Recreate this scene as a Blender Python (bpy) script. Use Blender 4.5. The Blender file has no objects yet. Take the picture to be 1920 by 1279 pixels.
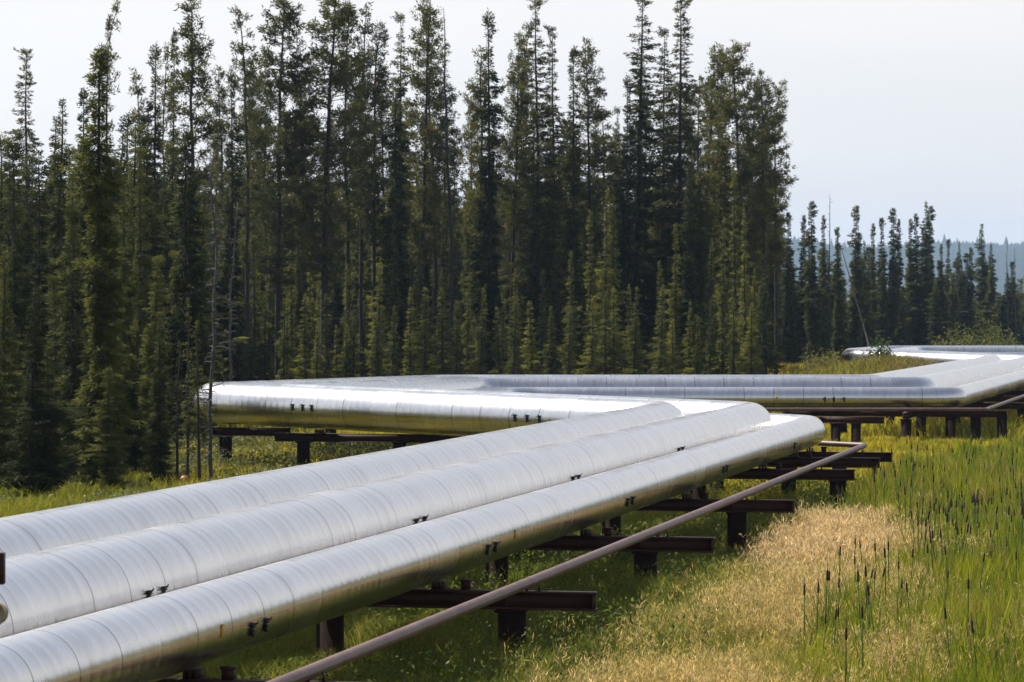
import bpy, math, random
import numpy as np

random.seed(7)
RNG = np.random.default_rng(7)
SC = bpy.context.scene
COL = SC.collection
R = math.radians

# ------------------------------------------------------------------ camera numbers (photo 1920 x 1279)
F = 6000.0            # focal length in photo pixels
HOR = 580.0           # horizon row
CAMZ = 4.4


def P(u, v, Y):
    return ((u - 960) / F * Y, Y, CAMZ - (v - HOR) / F * Y)


def gx(u, Y):
    return (u - 960) / F * Y


# ------------------------------------------------------------------ helpers
def tag(o, label=None, cat=None, group=None, kind=None):
    if label: o['label'] = label
    if cat: o['category'] = cat
    if group: o['group'] = group
    if kind: o['kind'] = kind
    return o


def empty(name, loc=(0, 0, 0), rz=0.0):
    o = bpy.data.objects.new(name, None)
    COL.objects.link(o)
    o.location = loc
    o.rotation_euler = (0, 0, rz)
    o.empty_display_size = 0.2
    return o


def link(name, mesh, parent=None, loc=None):
    o = bpy.data.objects.new(name, mesh)
    COL.objects.link(o)
    if parent is not None: o.parent = parent
    if loc is not None: o.location = loc
    return o


def mk(name, V, Fs, mat, uv=None, col=None, smooth=False):
    """mesh from arrays: V (N,3); Fs list of (M,k) index arrays"""
    V = np.asarray(V, dtype=np.float32)
    me = bpy.data.meshes.new(name)
    me.vertices.add(len(V))
    me.vertices.foreach_set('co', V.ravel())
    Fs = [np.asarray(f, dtype=np.int32) for f in Fs if len(f)]
    li = np.concatenate([f.ravel() for f in Fs])
    tot = np.concatenate([np.full(len(f), f.shape[1], dtype=np.int32) for f in Fs])
    st = np.concatenate([[0], np.cumsum(tot)[:-1]]).astype(np.int32)
    me.loops.add(len(li))
    me.loops.foreach_set('vertex_index', li)
    me.polygons.add(len(tot))
    me.polygons.foreach_set('loop_start', st)
    me.polygons.foreach_set('loop_total', tot)
    if smooth:
        me.polygons.foreach_set('use_smooth', np.ones(len(tot), dtype=bool))
    me.update(calc_edges=True)
    if uv is not None:
        ul = me.uv_layers.new(name='UVMap')
        ul.data.foreach_set('uv', np.asarray(uv, dtype=np.float32)[li].ravel())
    if col is not None:
        a = me.attributes.new('Tint', 'FLOAT_COLOR', 'POINT')
        c = np.ones((len(V), 4), dtype=np.float32)
        c[:, :3] = col
        a.data.foreach_set('color', c.ravel())
    if mat is not None: me.materials.append(mat)
    return me


class MB:
    """collects simple solids into one mesh"""
    def __init__(s):
        s.V = []; s.Q = []; s.T = []; s.n = 0

    def add(s, V, Q=(), T=()):
        V = np.asarray(V, dtype=float)
        s.V.append(V)
        if len(Q): s.Q.append(np.asarray(Q, dtype=int) + s.n)
        if len(T): s.T.append(np.asarray(T, dtype=int) + s.n)
        s.n += len(V)

    def box(s, c, sx, sy, sz, ax=(1, 0, 0), ay=(0, 1, 0), az=(0, 0, 1), ch=0.0):
        c = np.array(c, float); ax = np.array(ax, float); ay = np.array(ay, float); az = np.array(az, float)
        pts = []
        for k in (-1, 1):
            for (i, j) in ((-1, -1), (1, -1), (1, 1), (-1, 1)):
                pts.append(c + ax * i * sx / 2 + ay * j * sy / 2 + az * k * sz / 2)
        s.add(pts, [(3, 2, 1, 0), (4, 5, 6, 7), (0, 1, 5, 4), (1, 2, 6, 5), (2, 3, 7, 6), (3, 0, 4, 7)])

    def tube(s, pts, radii, n=8, cap=True):
        pts = np.asarray(pts, float); m = len(pts)
        radii = np.broadcast_to(np.asarray(radii, float), (m,))
        tan = np.gradient(pts, axis=0)
        tan /= np.linalg.norm(tan, axis=1)[:, None] + 1e-12
        ref = np.where(np.abs(tan[:, 2:3]) > .9, np.array([[1., 0, 0]]), np.array([[0, 0, 1.]]))
        a = np.cross(tan, ref); a /= np.linalg.norm(a, axis=1)[:, None]
        b = np.cross(a, tan)
        th = np.arange(n) * 2 * math.pi / n
        V = (pts[:, None, :] + radii[:, None, None] * (np.cos(th)[None, :, None] * a[:, None, :] + np.sin(th)[None, :, None] * b[:, None, :])).reshape(-1, 3)
        i = np.arange(m - 1)[:, None] * n; j = np.arange(n)[None, :]; jn = (j + 1) % n
        Q = np.stack([i + j, i + jn, i + n + jn, i + n + j], axis=-1).reshape(-1, 4)
        base = s.n
        s.add(V, Q)
        if cap:
            for (o, rev) in ((0, True), ((m - 1) * n, False)):
                ctr = pts[0] if o == 0 else pts[-1]
                k = s.n
                s.V.append(np.array([ctr])); s.n += 1
                T = [(base + o + jj, base + o + (jj + 1) % n, k) for jj in range(n)]
                s.T.append(np.array(T))

    def mesh(s, name, mat, smooth=False, col=None):
        V = np.concatenate(s.V)
        Fs = []
        if s.Q: Fs.append(np.concatenate(s.Q))
        if s.T: Fs.append(np.concatenate(s.T))
        return mk(name, V, Fs, mat, smooth=smooth, col=col)


# ------------------------------------------------------------------ materials
def newmat(name):
    m = bpy.data.materials.new(name)
    m.use_nodes = True
    nt = m.node_tree
    nt.nodes.clear()
    out = nt.nodes.new('ShaderNodeOutputMaterial')
    return m, nt, out


def N(nt, typ, **kw):
    n = nt.nodes.new(typ)
    for k, v in kw.items():
        setattr(n, k, v)
    return n


def math_node(nt, op, a, b=None, c=None):
    n = N(nt, 'ShaderNodeMath', operation=op)
    for i, x in enumerate((a, b, c)):
        if x is None: continue
        if isinstance(x, (int, float)): n.inputs[i].default_value = x
        else: nt.links.new(x, n.inputs[i])
    return n.outputs[0]


def ramp(nt, fac, stops):
    r = N(nt, 'ShaderNodeValToRGB')
    els = r.color_ramp.elements
    while len(els) < len(stops): els.new(0.5)
    for e, (p, c) in zip(els, stops):
        e.position = p; e.color = (*c, 1)
    nt.links.new(fac, r.inputs[0])
    return r.outputs[0]


def mat_simple(name, cols, scale=3.0, rough=0.7, metallic=0.0, bump=0.0, detail=6, spec=0.5):
    m, nt, out = newmat(name)
    b = N(nt, 'ShaderNodeBsdfPrincipled')
    tc = N(nt, 'ShaderNodeTexCoord')
    no = N(nt, 'ShaderNodeTexNoise')
    no.inputs['Scale'].default_value = scale; no.inputs['Detail'].default_value = detail
    nt.links.new(tc.outputs['Object'], no.inputs['Vector'])
    c = ramp(nt, no.outputs['Fac'], [(0.3, cols[0]), (0.7, cols[1])])
    nt.links.new(c, b.inputs['Base Color'])
    b.inputs['Roughness'].default_value = rough
    b.inputs['Metallic'].default_value = metallic
    b.inputs['Specular IOR Level'].default_value = spec
    if bump:
        bp = N(nt, 'ShaderNodeBump'); bp.inputs['Strength'].default_value = bump; bp.inputs['Distance'].default_value = 0.01
        nt.links.new(no.outputs['Fac'], bp.inputs['Height']); nt.links.new(bp.outputs['Normal'], b.inputs['Normal'])
    nt.links.new(b.outputs[0], out.inputs['Surface'])
    return m


def mat_leaf(name, dark, light, trans=0.35, scale=1.2, attr=False, rough=0.6, rust=None):
    m, nt, out = newmat(name)
    tc = N(nt, 'ShaderNodeTexCoord'); oi = N(nt, 'ShaderNodeObjectInfo')
    if attr:
        a = N(nt, 'ShaderNodeAttribute', attribute_name='Tint'); col = a.outputs['Color']
    else:
        no = N(nt, 'ShaderNodeTexNoise'); no.inputs['Scale'].default_value = scale; no.inputs['Detail'].default_value = 3
        nt.links.new(tc.outputs['Object'], no.inputs['Vector'])
        rn = math_node(nt, 'MULTIPLY_ADD', oi.outputs['Random'], 0.45, -0.22)
        f = math_node(nt, 'ADD', no.outputs['Fac'], rn)
        stops = [(0.25, dark), (0.75, light)]
        col = ramp(nt, f, stops)
        if rust:
            n2 = N(nt, 'ShaderNodeTexNoise'); n2.inputs['Scale'].default_value = 0.9; n2.inputs['Detail'].default_value = 2
            nt.links.new(tc.outputs['Object'], n2.inputs['Vector'])
            ff = ramp(nt, n2.outputs['Fac'], [(0.69, (0, 0, 0)), (0.74, (1, 1, 1))])
            mx = N(nt, 'ShaderNodeMix', data_type='RGBA')
            nt.links.new(ff, mx.inputs['Factor']); nt.links.new(col, mx.inputs['A']); mx.inputs['B'].default_value = (*rust, 1)
            col = mx.outputs['Result']
    d = N(nt, 'ShaderNodeBsdfDiffuse'); t = N(nt, 'ShaderNodeBsdfTranslucent')
    nt.links.new(col, d.inputs['Color'])
    hs = N(nt, 'ShaderNodeHueSaturation'); hs.inputs['Saturation'].default_value = 0.98; hs.inputs['Value'].default_value = 1.2; hs.inputs['Hue'].default_value = 0.49
    nt.links.new(col, hs.inputs['Color']); nt.links.new(hs.outputs[0], t.inputs['Color'])
    ms = N(nt, 'ShaderNodeMixShader'); ms.inputs[0].default_value = trans
    nt.links.new(d.outputs[0], ms.inputs[1]); nt.links.new(t.outputs[0], ms.inputs[2])
    g = N(nt, 'ShaderNodeBsdfGlossy'); g.inputs['Roughness'].default_value = rough; g.inputs['Color'].default_value = (1, 1, 1, 1)
    m2 = N(nt, 'ShaderNodeMixShader'); m2.inputs[0].default_value = 0.012
    nt.links.new(ms.outputs[0], m2.inputs[1]); nt.links.new(g.outputs[0], m2.inputs[2])
    nt.links.new(m2.outputs[0], out.inputs['Surface'])
    return m


def mat_cladding():
    m, nt, out = newmat('aluminium_cladding')
    b = N(nt, 'ShaderNodeBsdfPrincipled')
    uv = N(nt, 'ShaderNodeUVMap'); sp = N(nt, 'ShaderNodeSeparateXYZ')
    nt.links.new(uv.outputs[0], sp.inputs[0])
    u = sp.outputs['X']
    # sheets of about a metre, banded about every quarter metre
    big = math_node(nt, 'DIVIDE', u, 0.98)
    fb = math_node(nt, 'FRACT', big); ib = math_node(nt, 'FLOOR', big)
    small = math_node(nt, 'DIVIDE', u, 0.245)
    fs = math_node(nt, 'FRACT', small); isx = math_node(nt, 'FLOOR', small)
    wn = N(nt, 'ShaderNodeTexWhiteNoise', noise_dimensions='1D'); nt.links.new(ib, wn.inputs['W'])
    wn2 = N(nt, 'ShaderNodeTexWhiteNoise', noise_dimensions='1D'); nt.links.new(isx, wn2.inputs['W'])
    # profile heights (metres): every band bulges a little, every sheet laps over the next one
    c = math_node(nt, 'SUBTRACT', fs, 0.5)
    c2 = math_node(nt, 'MULTIPLY', c, c)
    h1 = math_node(nt, 'MULTIPLY', c2, -0.0065)
    tilt = math_node(nt, 'SUBTRACT', wn2.outputs['Value'], 0.5)
    win = math_node(nt, 'MULTIPLY_ADD', c2, -4.0, 1.0)
    h2 = math_node(nt, 'MULTIPLY', math_node(nt, 'MULTIPLY', math_node(nt, 'MULTIPLY', c, tilt), win), 0.006)
    cb = math_node(nt, 'SUBTRACT', fb, 0.5)
    tb = math_node(nt, 'SUBTRACT', wn.outputs['Value'], 0.5)
    winb = math_node(nt, 'MULTIPLY_ADD', math_node(nt, 'MULTIPLY', cb, cb), -4.0, 1.0)
    h3 = math_node(nt, 'MULTIPLY', math_node(nt, 'MULTIPLY', math_node(nt, 'MULTIPLY', cb, tb), winb), 0.016)
    tc = N(nt, 'ShaderNodeTexCoord')
    no = N(nt, 'ShaderNodeTexNoise'); no.inputs['Scale'].default_value = 2.6; no.inputs['Detail'].default_value = 3
    nt.links.new(tc.outputs['Object'], no.inputs['Vector'])
    h4 = math_node(nt, 'MULTIPLY', no.outputs['Fac'], 0.0035)
    h = math_node(nt, 'ADD', math_node(nt, 'ADD', h1, h2), math_node(nt, 'ADD', h3, h4))
    bp = N(nt, 'ShaderNodeBump'); bp.inputs['Strength'].default_value = 1.0; bp.inputs['Distance'].default_value = 1.0
    nt.links.new(h, bp.inputs['Height']); nt.links.new(bp.outputs['Normal'], b.inputs['Normal'])
    # seam lines
    near1 = math_node(nt, 'LESS_THAN', fb, 0.022)
    keep = math_node(nt, 'GREATER_THAN', wn.outputs['Value'], 0.42)
    s1 = math_node(nt, 'MULTIPLY', math_node(nt, 'MULTIPLY', near1, keep), 0.75)
    s2 = math_node(nt, 'MULTIPLY', math_node(nt, 'LESS_THAN', fs, 0.05), 0.12)
    # grime in soft streaks round the pipe
    n2 = N(nt, 'ShaderNodeTexNoise'); n2.inputs['Scale'].default_value = 1.3; n2.inputs['Detail'].default_value = 7; n2.inputs['Roughness'].default_value = 0.7
    nt.links.new(tc.outputs['Object'], n2.inputs['Vector'])
    g = ramp(nt, n2.outputs['Fac'], [(0.35, (0.71, 0.685, 0.66)), (0.7, (0.81, 0.785, 0.76))])
    mpv = N(nt, 'ShaderNodeMapping'); mpv.inputs['Scale'].default_value = (5.0, 2.2, 1.0); nt.links.new(uv.outputs[0], mpv.inputs[0])
    n3 = N(nt, 'ShaderNodeTexNoise'); n3.inputs['Scale'].default_value = 1.0; n3.inputs['Detail'].default_value = 6; n3.inputs['Roughness'].default_value = 0.65
    nt.links.new(mpv.outputs[0], n3.inputs['Vector'])
    st = ramp(nt, n3.outputs['Fac'], [(0.40, (1, 1, 1)), (0.56, (0.95, 0.94, 0.93)), (0.72, (0.80, 0.77, 0.73))])
    pv = math_node(nt, 'MULTIPLY_ADD', wn.outputs['Value'], 0.10, 0.92)
    mg = N(nt, 'ShaderNodeMix', data_type='RGBA', blend_type='MULTIPLY'); mg.inputs['Factor'].default_value = 1.0
    nt.links.new(g, mg.inputs['A']); nt.links.new(st, mg.inputs['B'])
    mg2 = N(nt, 'ShaderNodeMix', data_type='RGBA', blend_type='MULTIPLY'); mg2.inputs['Factor'].default_value = 1.0
    nt.links.new(mg.outputs['Result'], mg2.inputs['A']); nt.links.new(pv, mg2.inputs['B'])
    g = mg2.outputs['Result']
    mx = N(nt, 'ShaderNodeMix', data_type='RGBA'); mx.inputs['B'].default_value = (0.16, 0.15, 0.15, 1)
    nt.links.new(math_node(nt, 'ADD', s1, s2), mx.inputs['Factor']); nt.links.new(g, mx.inputs['A'])
    nt.links.new(mx.outputs['Result'], b.inputs['Base Color'])
    b.inputs['Metallic'].default_value = 1.0
    r1 = math_node(nt, 'MULTIPLY_ADD', n2.outputs['Fac'], 0.14, 0.165)
    r2 = math_node(nt, 'MULTIPLY_ADD', wn.outputs['Value'], 0.05, r1)
    nt.links.new(r2, b.inputs['Roughness'])
    nt.links.new(b.outputs[0], out.inputs['Surface'])
    return m


M = {}
M['clad'] = mat_cladding()
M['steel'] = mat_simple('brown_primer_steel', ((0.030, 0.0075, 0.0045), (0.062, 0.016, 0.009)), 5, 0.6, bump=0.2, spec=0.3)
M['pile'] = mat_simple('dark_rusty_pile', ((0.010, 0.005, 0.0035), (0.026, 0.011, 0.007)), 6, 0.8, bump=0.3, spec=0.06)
M['brownpipe'] = mat_simple('brown_painted_pipe', ((0.10, 0.048, 0.035), (0.175, 0.095, 0.072)), 3, 0.5)
M['black'] = mat_simple('black_latch', ((0.01, 0.01, 0.01), (0.03, 0.028, 0.026)), 20, 0.5)
M['yellow'] = mat_simple('yellow_tag', ((0.6, 0.35, 0.03), (0.7, 0.42, 0.05)), 10, 0.5)
M['orange'] = mat_simple('orange_plastic', ((0.30, 0.07, 0.012), (0.42, 0.11, 0.02)), 8, 0.5)
M['tanwood'] = mat_simple('tan_pole_end', ((0.22, 0.17, 0.09), (0.3, 0.24, 0.13)), 20, 0.8)
M['white'] = mat_simple('white_cap', ((0.7, 0.7, 0.7), (0.8, 0.8, 0.8)), 6, 0.5)
M['bark'] = mat_simple('spruce_bark', ((0.020, 0.016, 0.013), (0.055, 0.045, 0.037)), 9, 0.9, bump=0.5)
M['deadwood'] = mat_simple('grey_dead_wood', ((0.045, 0.04, 0.036), (0.11, 0.10, 0.088)), 9, 0.9, bump=0.4)
M['spruce'] = mat_leaf('spruce_needles', (0.017, 0.027, 0.007), (0.115, 0.122, 0.022), 0.44, 2.0)
M['young'] = mat_leaf('young_spruce_needles', (0.032, 0.046, 0.010), (0.21, 0.21, 0.030), 0.48, 2.0)
M['sprucefar'] = mat_leaf('far_spruce_needles', (0.034, 0.046, 0.012), (0.13, 0.14, 0.03), 0.40, 1.6)
M['pine'] = mat_leaf('pine_needles', (0.034, 0.043, 0.012), (0.125, 0.122, 0.025), 0.42, 1.3, rust=(0.16, 0.085, 0.02))
M['shrub'] = mat_leaf('shrub_leaves', (0.10, 0.12, 0.025), (0.24, 0.22, 0.05), 0.35, 0.9)
M['shrubgreen'] = mat_leaf('green_shrub_leaves', (0.05, 0.085, 0.02), (0.12, 0.16, 0.035), 0.35, 0.9)
M['blade'] = mat_leaf('grass_blade', None, None, 0.5, attr=True)
M['cathead'] = mat_simple('cattail_head', ((0.024, 0.014, 0.008), (0.065, 0.036, 0.02)), 30, 0.95)
M['catleaf'] = mat_leaf('cattail_leaf', (0.055, 0.11, 0.008), (0.16, 0.21, 0.018), 0.4, 1.5)
M['hillwood'] = mat_leaf('distant_wood', (0.022, 0.036, 0.016), (0.045, 0.06, 0.025), 0.2, 0.02)


def mat_ground():
    m, nt, out = newmat('marsh_soil')
    b = N(nt, 'ShaderNodeBsdfPrincipled')
    tc = N(nt, 'ShaderNodeTexCoord')
    n1 = N(nt, 'ShaderNodeTexNoise'); n1.inputs['Scale'].default_value = 0.12; n1.inputs['Detail'].default_value = 8
    n2 = N(nt, 'ShaderNodeTexNoise'); n2.inputs['Scale'].default_value = 3.0; n2.inputs['Detail'].default_value = 8
    nt.links.new(tc.outputs['Object'], n1.inputs['Vector']); nt.links.new(tc.outputs['Object'], n2.inputs['Vector'])
    c1 = ramp(nt, n1.outputs['Fac'], [(0.35, (0.075, 0.085, 0.022)), (0.65, (0.15, 0.125, 0.045))])
    c2 = ramp(nt, n2.outputs['Fac'], [(0.35, (0.45, 0.45, 0.45)), (0.7, (1, 1, 1))])
    mx = N(nt, 'ShaderNodeMix', data_type='RGBA', blend_type='MULTIPLY'); mx.inputs['Factor'].default_value = 1
    nt.links.new(c1, mx.inputs['A']); nt.links.new(c2, mx.inputs['B'])
    nt.links.new(mx.outputs['Result'], b.inputs['Base Color'])
    b.inputs['Roughness'].default_value = 0.95; b.inputs['Specular IOR Level'].default_value = 0.1
    nt.links.new(b.outputs[0], out.inputs['Surface'])
    return m


M['ground'] = mat_ground()

# ------------------------------------------------------------------ ground
def gz(x, y):
    """ground height"""
    x = np.asarray(x, float); y = np.asarray(y, float)
    z = 0.10 * np.sin(x * 0.31 + 1.3) * np.sin(y * 0.17 + 0.4) + 0.06 * np.sin(x * 0.83 + y * 0.41)
    z = z * np.clip((260 - y) / 60, 0, 1)
    # grassy rise inside the second loop of the pipes
    z = z + 1.6 * np.exp(-(((x - 17.5) / 5.5) ** 2 + ((y - 150) / 9.0) ** 2))
    z = z + 0.9 * np.exp(-(((x - 24.0) / 9.0) ** 2 + ((y - 196) / 7.0) ** 2))
    return z


def build_ground():
    xs = np.concatenate([[-9000, -4000, -1500, -600, -250, -120], np.arange(-70, 71, 1.4), [120, 250, 600, 1500, 4000, 9000]])
    ys = np.concatenate([[-9000, -400, -100, -30], np.arange(0, 262, 1.7), [330, 500, 900, 1500, 2500, 4000, 9000]])
    X, Y = np.meshgrid(xs, ys)
    Z = gz(X, Y)
    V = np.stack([X, Y, Z], -1).reshape(-1, 3)
    nx, ny = len(xs), len(ys)
    i = np.arange(ny - 1)[:, None] * nx; j = np.arange(nx - 1)[None, :]
    Q = np.stack([i + j, i + j + 1, i + nx + j + 1, i + nx + j], -1).reshape(-1, 4)
    o = link('ground', mk('ground', V, [Q], M['ground'], smooth=True))
    tag(o, 'flat marshy ground under the grass', 'ground', kind='structure')


build_ground()

# ------------------------------------------------------------------ pipes
A1 = math.atan(1300 / F)                                  # near run heads a little to the right of the view
D1 = np.array([math.sin(A1), math.cos(A1)]); NL = np.array([-math.cos(A1), math.sin(A1)])
EL = np.array([-0.7046, 0.7096])


def nq(q, s):
    return NL * q + D1 * s


def isect(p, d, q, e):
    A = np.array([d, -e]).T
    t = np.linalg.solve(A, q - p)
    return p + d * t[0]


P1Q = 11.85
a_pt = np.array([-7.70, 83.5])
V1 = isect(nq(P1Q, 0), D1, a_pt, EL)
A2 = R(13.2); D2 = np.array([math.sin(A2), math.cos(A2)])
V2 = np.array([-8.02, 83.9])
V3 = V2 + D1 * (25.2 / D1[1])
V4 = np.array([12.2, 109.1])
V5 = V4 + D2 * 52.0
V6 = V5 + EL * 9.3
V7 = V6 + D1 * 19.0
V8 = np.array([90.0, V7[1] + 0.5])
BASE = [nq(P1Q, -6), V1, V2, V3, V4, V5, V6, V7, V8]
ZB = [1.21, 1.28, 1.43, 1.12, 1.12, 1.10, 1.32, 1.25, 1.3]   # height of the underside at each corner


def offset_path(pts, off):
    """parallel path 'off' metres to the right of the direction of travel, mitred at corners"""
    out = []
    for k in range(len(pts)):
        if k == 0: d = pts[1] - pts[0]; d /= np.linalg.norm(d); n = np.array([d[1], -d[0]]); out.append(pts[0] + n * off); continue
        if k == len(pts) - 1: d = pts[-1] - pts[-2]; d /= np.linalg.norm(d); n = np.array([d[1], -d[0]]); out.append(pts[-1] + n * off); continue
        d0 = pts[k] - pts[k - 1]; d0 /= np.linalg.norm(d0)
        d1 = pts[k + 1] - pts[k]; d1 /= np.linalg.norm(d1)
        n0 = np.array([d0[1], -d0[0]]); n1 = np.array([d1[1], -d1[0]])
        out.append(isect(pts[k - 1] + n0 * off, d0, pts[k] + n1 * off, d1))
    return out


def path_sections(pts, zs, rad):
    """list of (kind, points) - straight runs and filleted elbows"""
    P3 = [np.array([p[0], p[1], z]) for p, z in zip(pts, zs)]
    secs = []
    cur = P3[0]
    for k in range(1, len(P3) - 1):
        a = P3[k - 1]; c = P3[k]; b = P3[k + 1]
        d0 = (c - a) / np.linalg.norm(c - a); d1 = (b - c) / np.linalg.norm(b - c)
        ang = math.acos(max(-1, min(1, float(d0 @ d1))))
        t = rad * math.tan(ang / 2)
        s = c - d0 * t; e = c + d1 * t
        secs.append(('straight_section', np.array([cur + (s - cur) * f for f in np.linspace(0, 1, max(2, int(np.linalg.norm(s - cur) / 6) + 2))])))
        m = max(8, int(ang / R(4)))
        bis = (d1 - d0); bis /= np.linalg.norm(bis)
        cen = c + bis * rad / math.cos(ang / 2)
        r0 = s - cen
        w = np.cross(d0, d1); w /= np.linalg.norm(w)
        arc = []
        for i in range(m + 1):
            th = ang * i / m
            arc.append(cen + r0 * math.cos(th) + np.cross(w, r0) * math.sin(th))
        secs.append(('elbow', np.array(arc)))
        cur = e
    secs.append(('straight_section', np.array([cur + (P3[-1] - cur) * f for f in np.linspace(0, 1, 8)])))
    return secs


def sweep(name, pts, r, s0, mat, n=64, t0=None, t1=None, us=1.0):
    m = len(pts)
    seg = np.linalg.norm(np.diff(pts, axis=0), axis=1)
    s = s0 + us * np.concatenate([[0], np.cumsum(seg)])
    tan = np.gradient(pts, axis=0) if m > 2 else np.repeat([(pts[1] - pts[0])], 2, axis=0)
    if t0 is not None: tan[0] = t0
    if t1 is not None: tan[-1] = t1
    tan /= np.linalg.norm(tan, axis=1)[:, None]
    a = np.cross(tan, np.array([0, 0, 1.])); a /= np.linalg.norm(a, axis=1)[:, None]
    b = np.cross(a, tan)
    th = np.linspace(0, 2 * math.pi, n + 1)
    V = (pts[:, None, :] + r * (np.cos(th)[None, :, None] * a[:, None, :] + np.sin(th)[None, :, None] * b[:, None, :])).reshape(-1, 3)
    uv = np.stack([np.repeat(s, n + 1), np.tile(th / (2 * math.pi), m)], -1)
    i = np.arange(m - 1)[:, None] * (n + 1); j = np.arange(n)[None, :]
    Q = np.stack([i + j, i + j + 1, i + n + 1 + j + 1, i + n + 1 + j], -1).reshape(-1, 4)
    return mk(name, V, [Q], mat, uv=uv, smooth=True), s[-1]


def build_pipe(name, off, r, rad, mat, label, cat, n=64, dz=0.0):
    pts = offset_path(BASE, off)
    zs = [z + r + dz for z in ZB]
    root = empty(name, (float(pts[0][0]), float(pts[0][1]), zs[0]))
    tag(root, label, cat)
    secs = path_sections(pts, zs, rad)
    s = 0.37 * off
    org = np.array(root.location)
    for k, (kind, pp) in enumerate(secs):
        t0 = t1 = None
        if kind == 'elbow':
            pa = secs[k - 1][1]; pb = secs[k + 1][1]
            t0 = pa[-1] - pa[-2]; t1 = pb[1] - pb[0]
        me, s = sweep(kind, pp - org, r, s, mat, n, t0, t1, 2.6 if kind == 'elbow' else 1.0)
        link(kind, me, root)
    return root, pts, zs, secs


G3 = 'insulated pipes side by side on low steel supports'
pipe1, pts1, zs1, secs1 = build_pipe('insulated_pipe', 0.0, 0.525, 1.6, M['clad'],
    'silver clad pipe farthest from the brown pipe, its zigzag reaching deepest towards the forest', 'pipe')
pipe2, pts2, zs2, secs2 = build_pipe('insulated_pipe', 1.82, 0.51, 1.5, M['clad'],
    'middle silver clad pipe lying between the two other silver pipes', 'pipe')
pipe3, pts3, zs3, secs3 = build_pipe('insulated_pipe', 3.08, 0.35, 1.3, M['clad'],
    'slimmest silver clad pipe, the one beside the thin brown pipe, with a yellow tag', 'pipe')
for o in (pipe1, pipe2, pipe3): o['group'] = G3

small, ptsS, zsS, secsS = build_pipe('brown_pipe', 4.20, 0.062, 0.16, M['brownpipe'],
    'thin bare brown pipe running along the ends of the steel supports', 'pipe', n=20, dz=-0.07)

# latches and tags on the pipes -------------------------------------------------
def point_on(pts, zs, Y, leg):
    a = np.array([*pts[leg], zs[leg]]); b = np.array([*pts[leg + 1], zs[leg + 1]])
    t = (Y - a[1]) / (b[1] - a[1])
    p = a + (b - a) * t
    d = (b - a) / np.linalg.norm(b - a)
    return p, d


def latch_mesh():
    mb = MB()
    mb.box((0, 0.012, 0), 0.045, 0.03, 0.15)
    mb.box((0.03, 0.03, 0.045), 0.075, 0.035, 0.024)
    mb.box((0.025, 0.03, -0.005), 0.06, 0.035, 0.022)
    mb.box((-0.01, 0.02, -0.055), 0.022, 0.045, 0.06)
    mb.tube([(0, 0.02, 0.06), (0, 0.055, 0.075), (0, 0.06, 0.10)], [0.012, 0.012, 0.010], 6)
    return mb.mesh('strap_latch', M['black'])


LATCH = latch_mesh()


def place_on(root, mesh, name, p, d, r, ang, side, scale=1.0):
    """mesh's +Y faces outwards from the pipe, +X along the pipe"""
    right = np.cross(d, [0, 0, 1.]); right /= np.linalg.norm(right)
    right = right * side
    up = np.array([0, 0, 1.])
    outv = right * math.cos(ang) + up * math.sin(ang)
    outv /= np.linalg.norm(outv)
    zt = np.cross(d, outv) if side < 0 else np.cross(outv, d) * -1
    from mathutils import Matrix, Vector
    x = Vector(d); y = Vector(outv); z = x.cross(y)
    if z.z < 0: x = -x; z = x.cross(y)
    m = Matrix((x, y, z)).transposed()
    o = link(name, mesh, root)
    o.location = Vector(p + outv * r) - root.location
    o.rotation_euler = m.to_euler()
    o.scale = (scale, scale, scale)
    return o


for Y in (19.6, 29.0, 38.5, 47.8, 57.3, 67.2):
    for dY in ((0, 0.42) if Y < 60 else (0,)):
        p, d = point_on(pts3, zs3, Y + dY, 0)
        place_on(pipe3, LATCH, 'strap_latch', p, d, 0.35, R(-13), 1, 0.8)
for Y in (20.0, 29.6, 39.6, 49.4, 59.3):
    for dY in (0, 0.42):
        p, d = point_on(pts2, zs2, Y + dY, 0)
        place_on(pipe2, LATCH, 'strap_latch', p, d, 0.51, R(0), 1, 0.8)


def point_u(pts, zs, u, leg):
    a = np.array([*pts[leg], zs[leg]]); b = np.array([*pts[leg + 1], zs[leg + 1]])
    k = (u - 960) / F
    d = b - a
    t = (k * a[1] - a[0]) / (d[0] - k * d[1])
    return a + d * t, d / np.linalg.norm(d)


for u in (578, 597, 614, 995, 1018, 1041):
    p, d = point_u(pts1, zs1, u, 1)
    place_on(pipe1, LATCH, 'strap_latch', p, d, 0.525, R(2), -1, 1.05)
for u in (1545, 1562, 1581):
    p, d = point_u(pts3, zs3, u, 3)
    place_on(pipe3, LATCH, 'strap_latch', p, d, 0.35, R(-8), 1, 1.1)
tg = MB(); tg.box((0, 0.006, 0), 0.06, 0.010, 0.10); tg.box((0, 0.004, 0.055), 0.035, 0.006, 0.02)
TAG = tg.mesh('marker_tag', M['yellow'])
for (kind, val) in (('u', 345), ('u', 915)):
    p, d = point_u(pts3, zs3, val, 0)
    place_on(pipe3, TAG, 'marker_tag', p, d, 0.35, R(-2), 1)
p, d = point_u(pts3, zs3, 1455, 3)
place_on(pipe3, TAG, 'marker_tag', p, d, 0.35, R(2), 1, 1.2)

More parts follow.
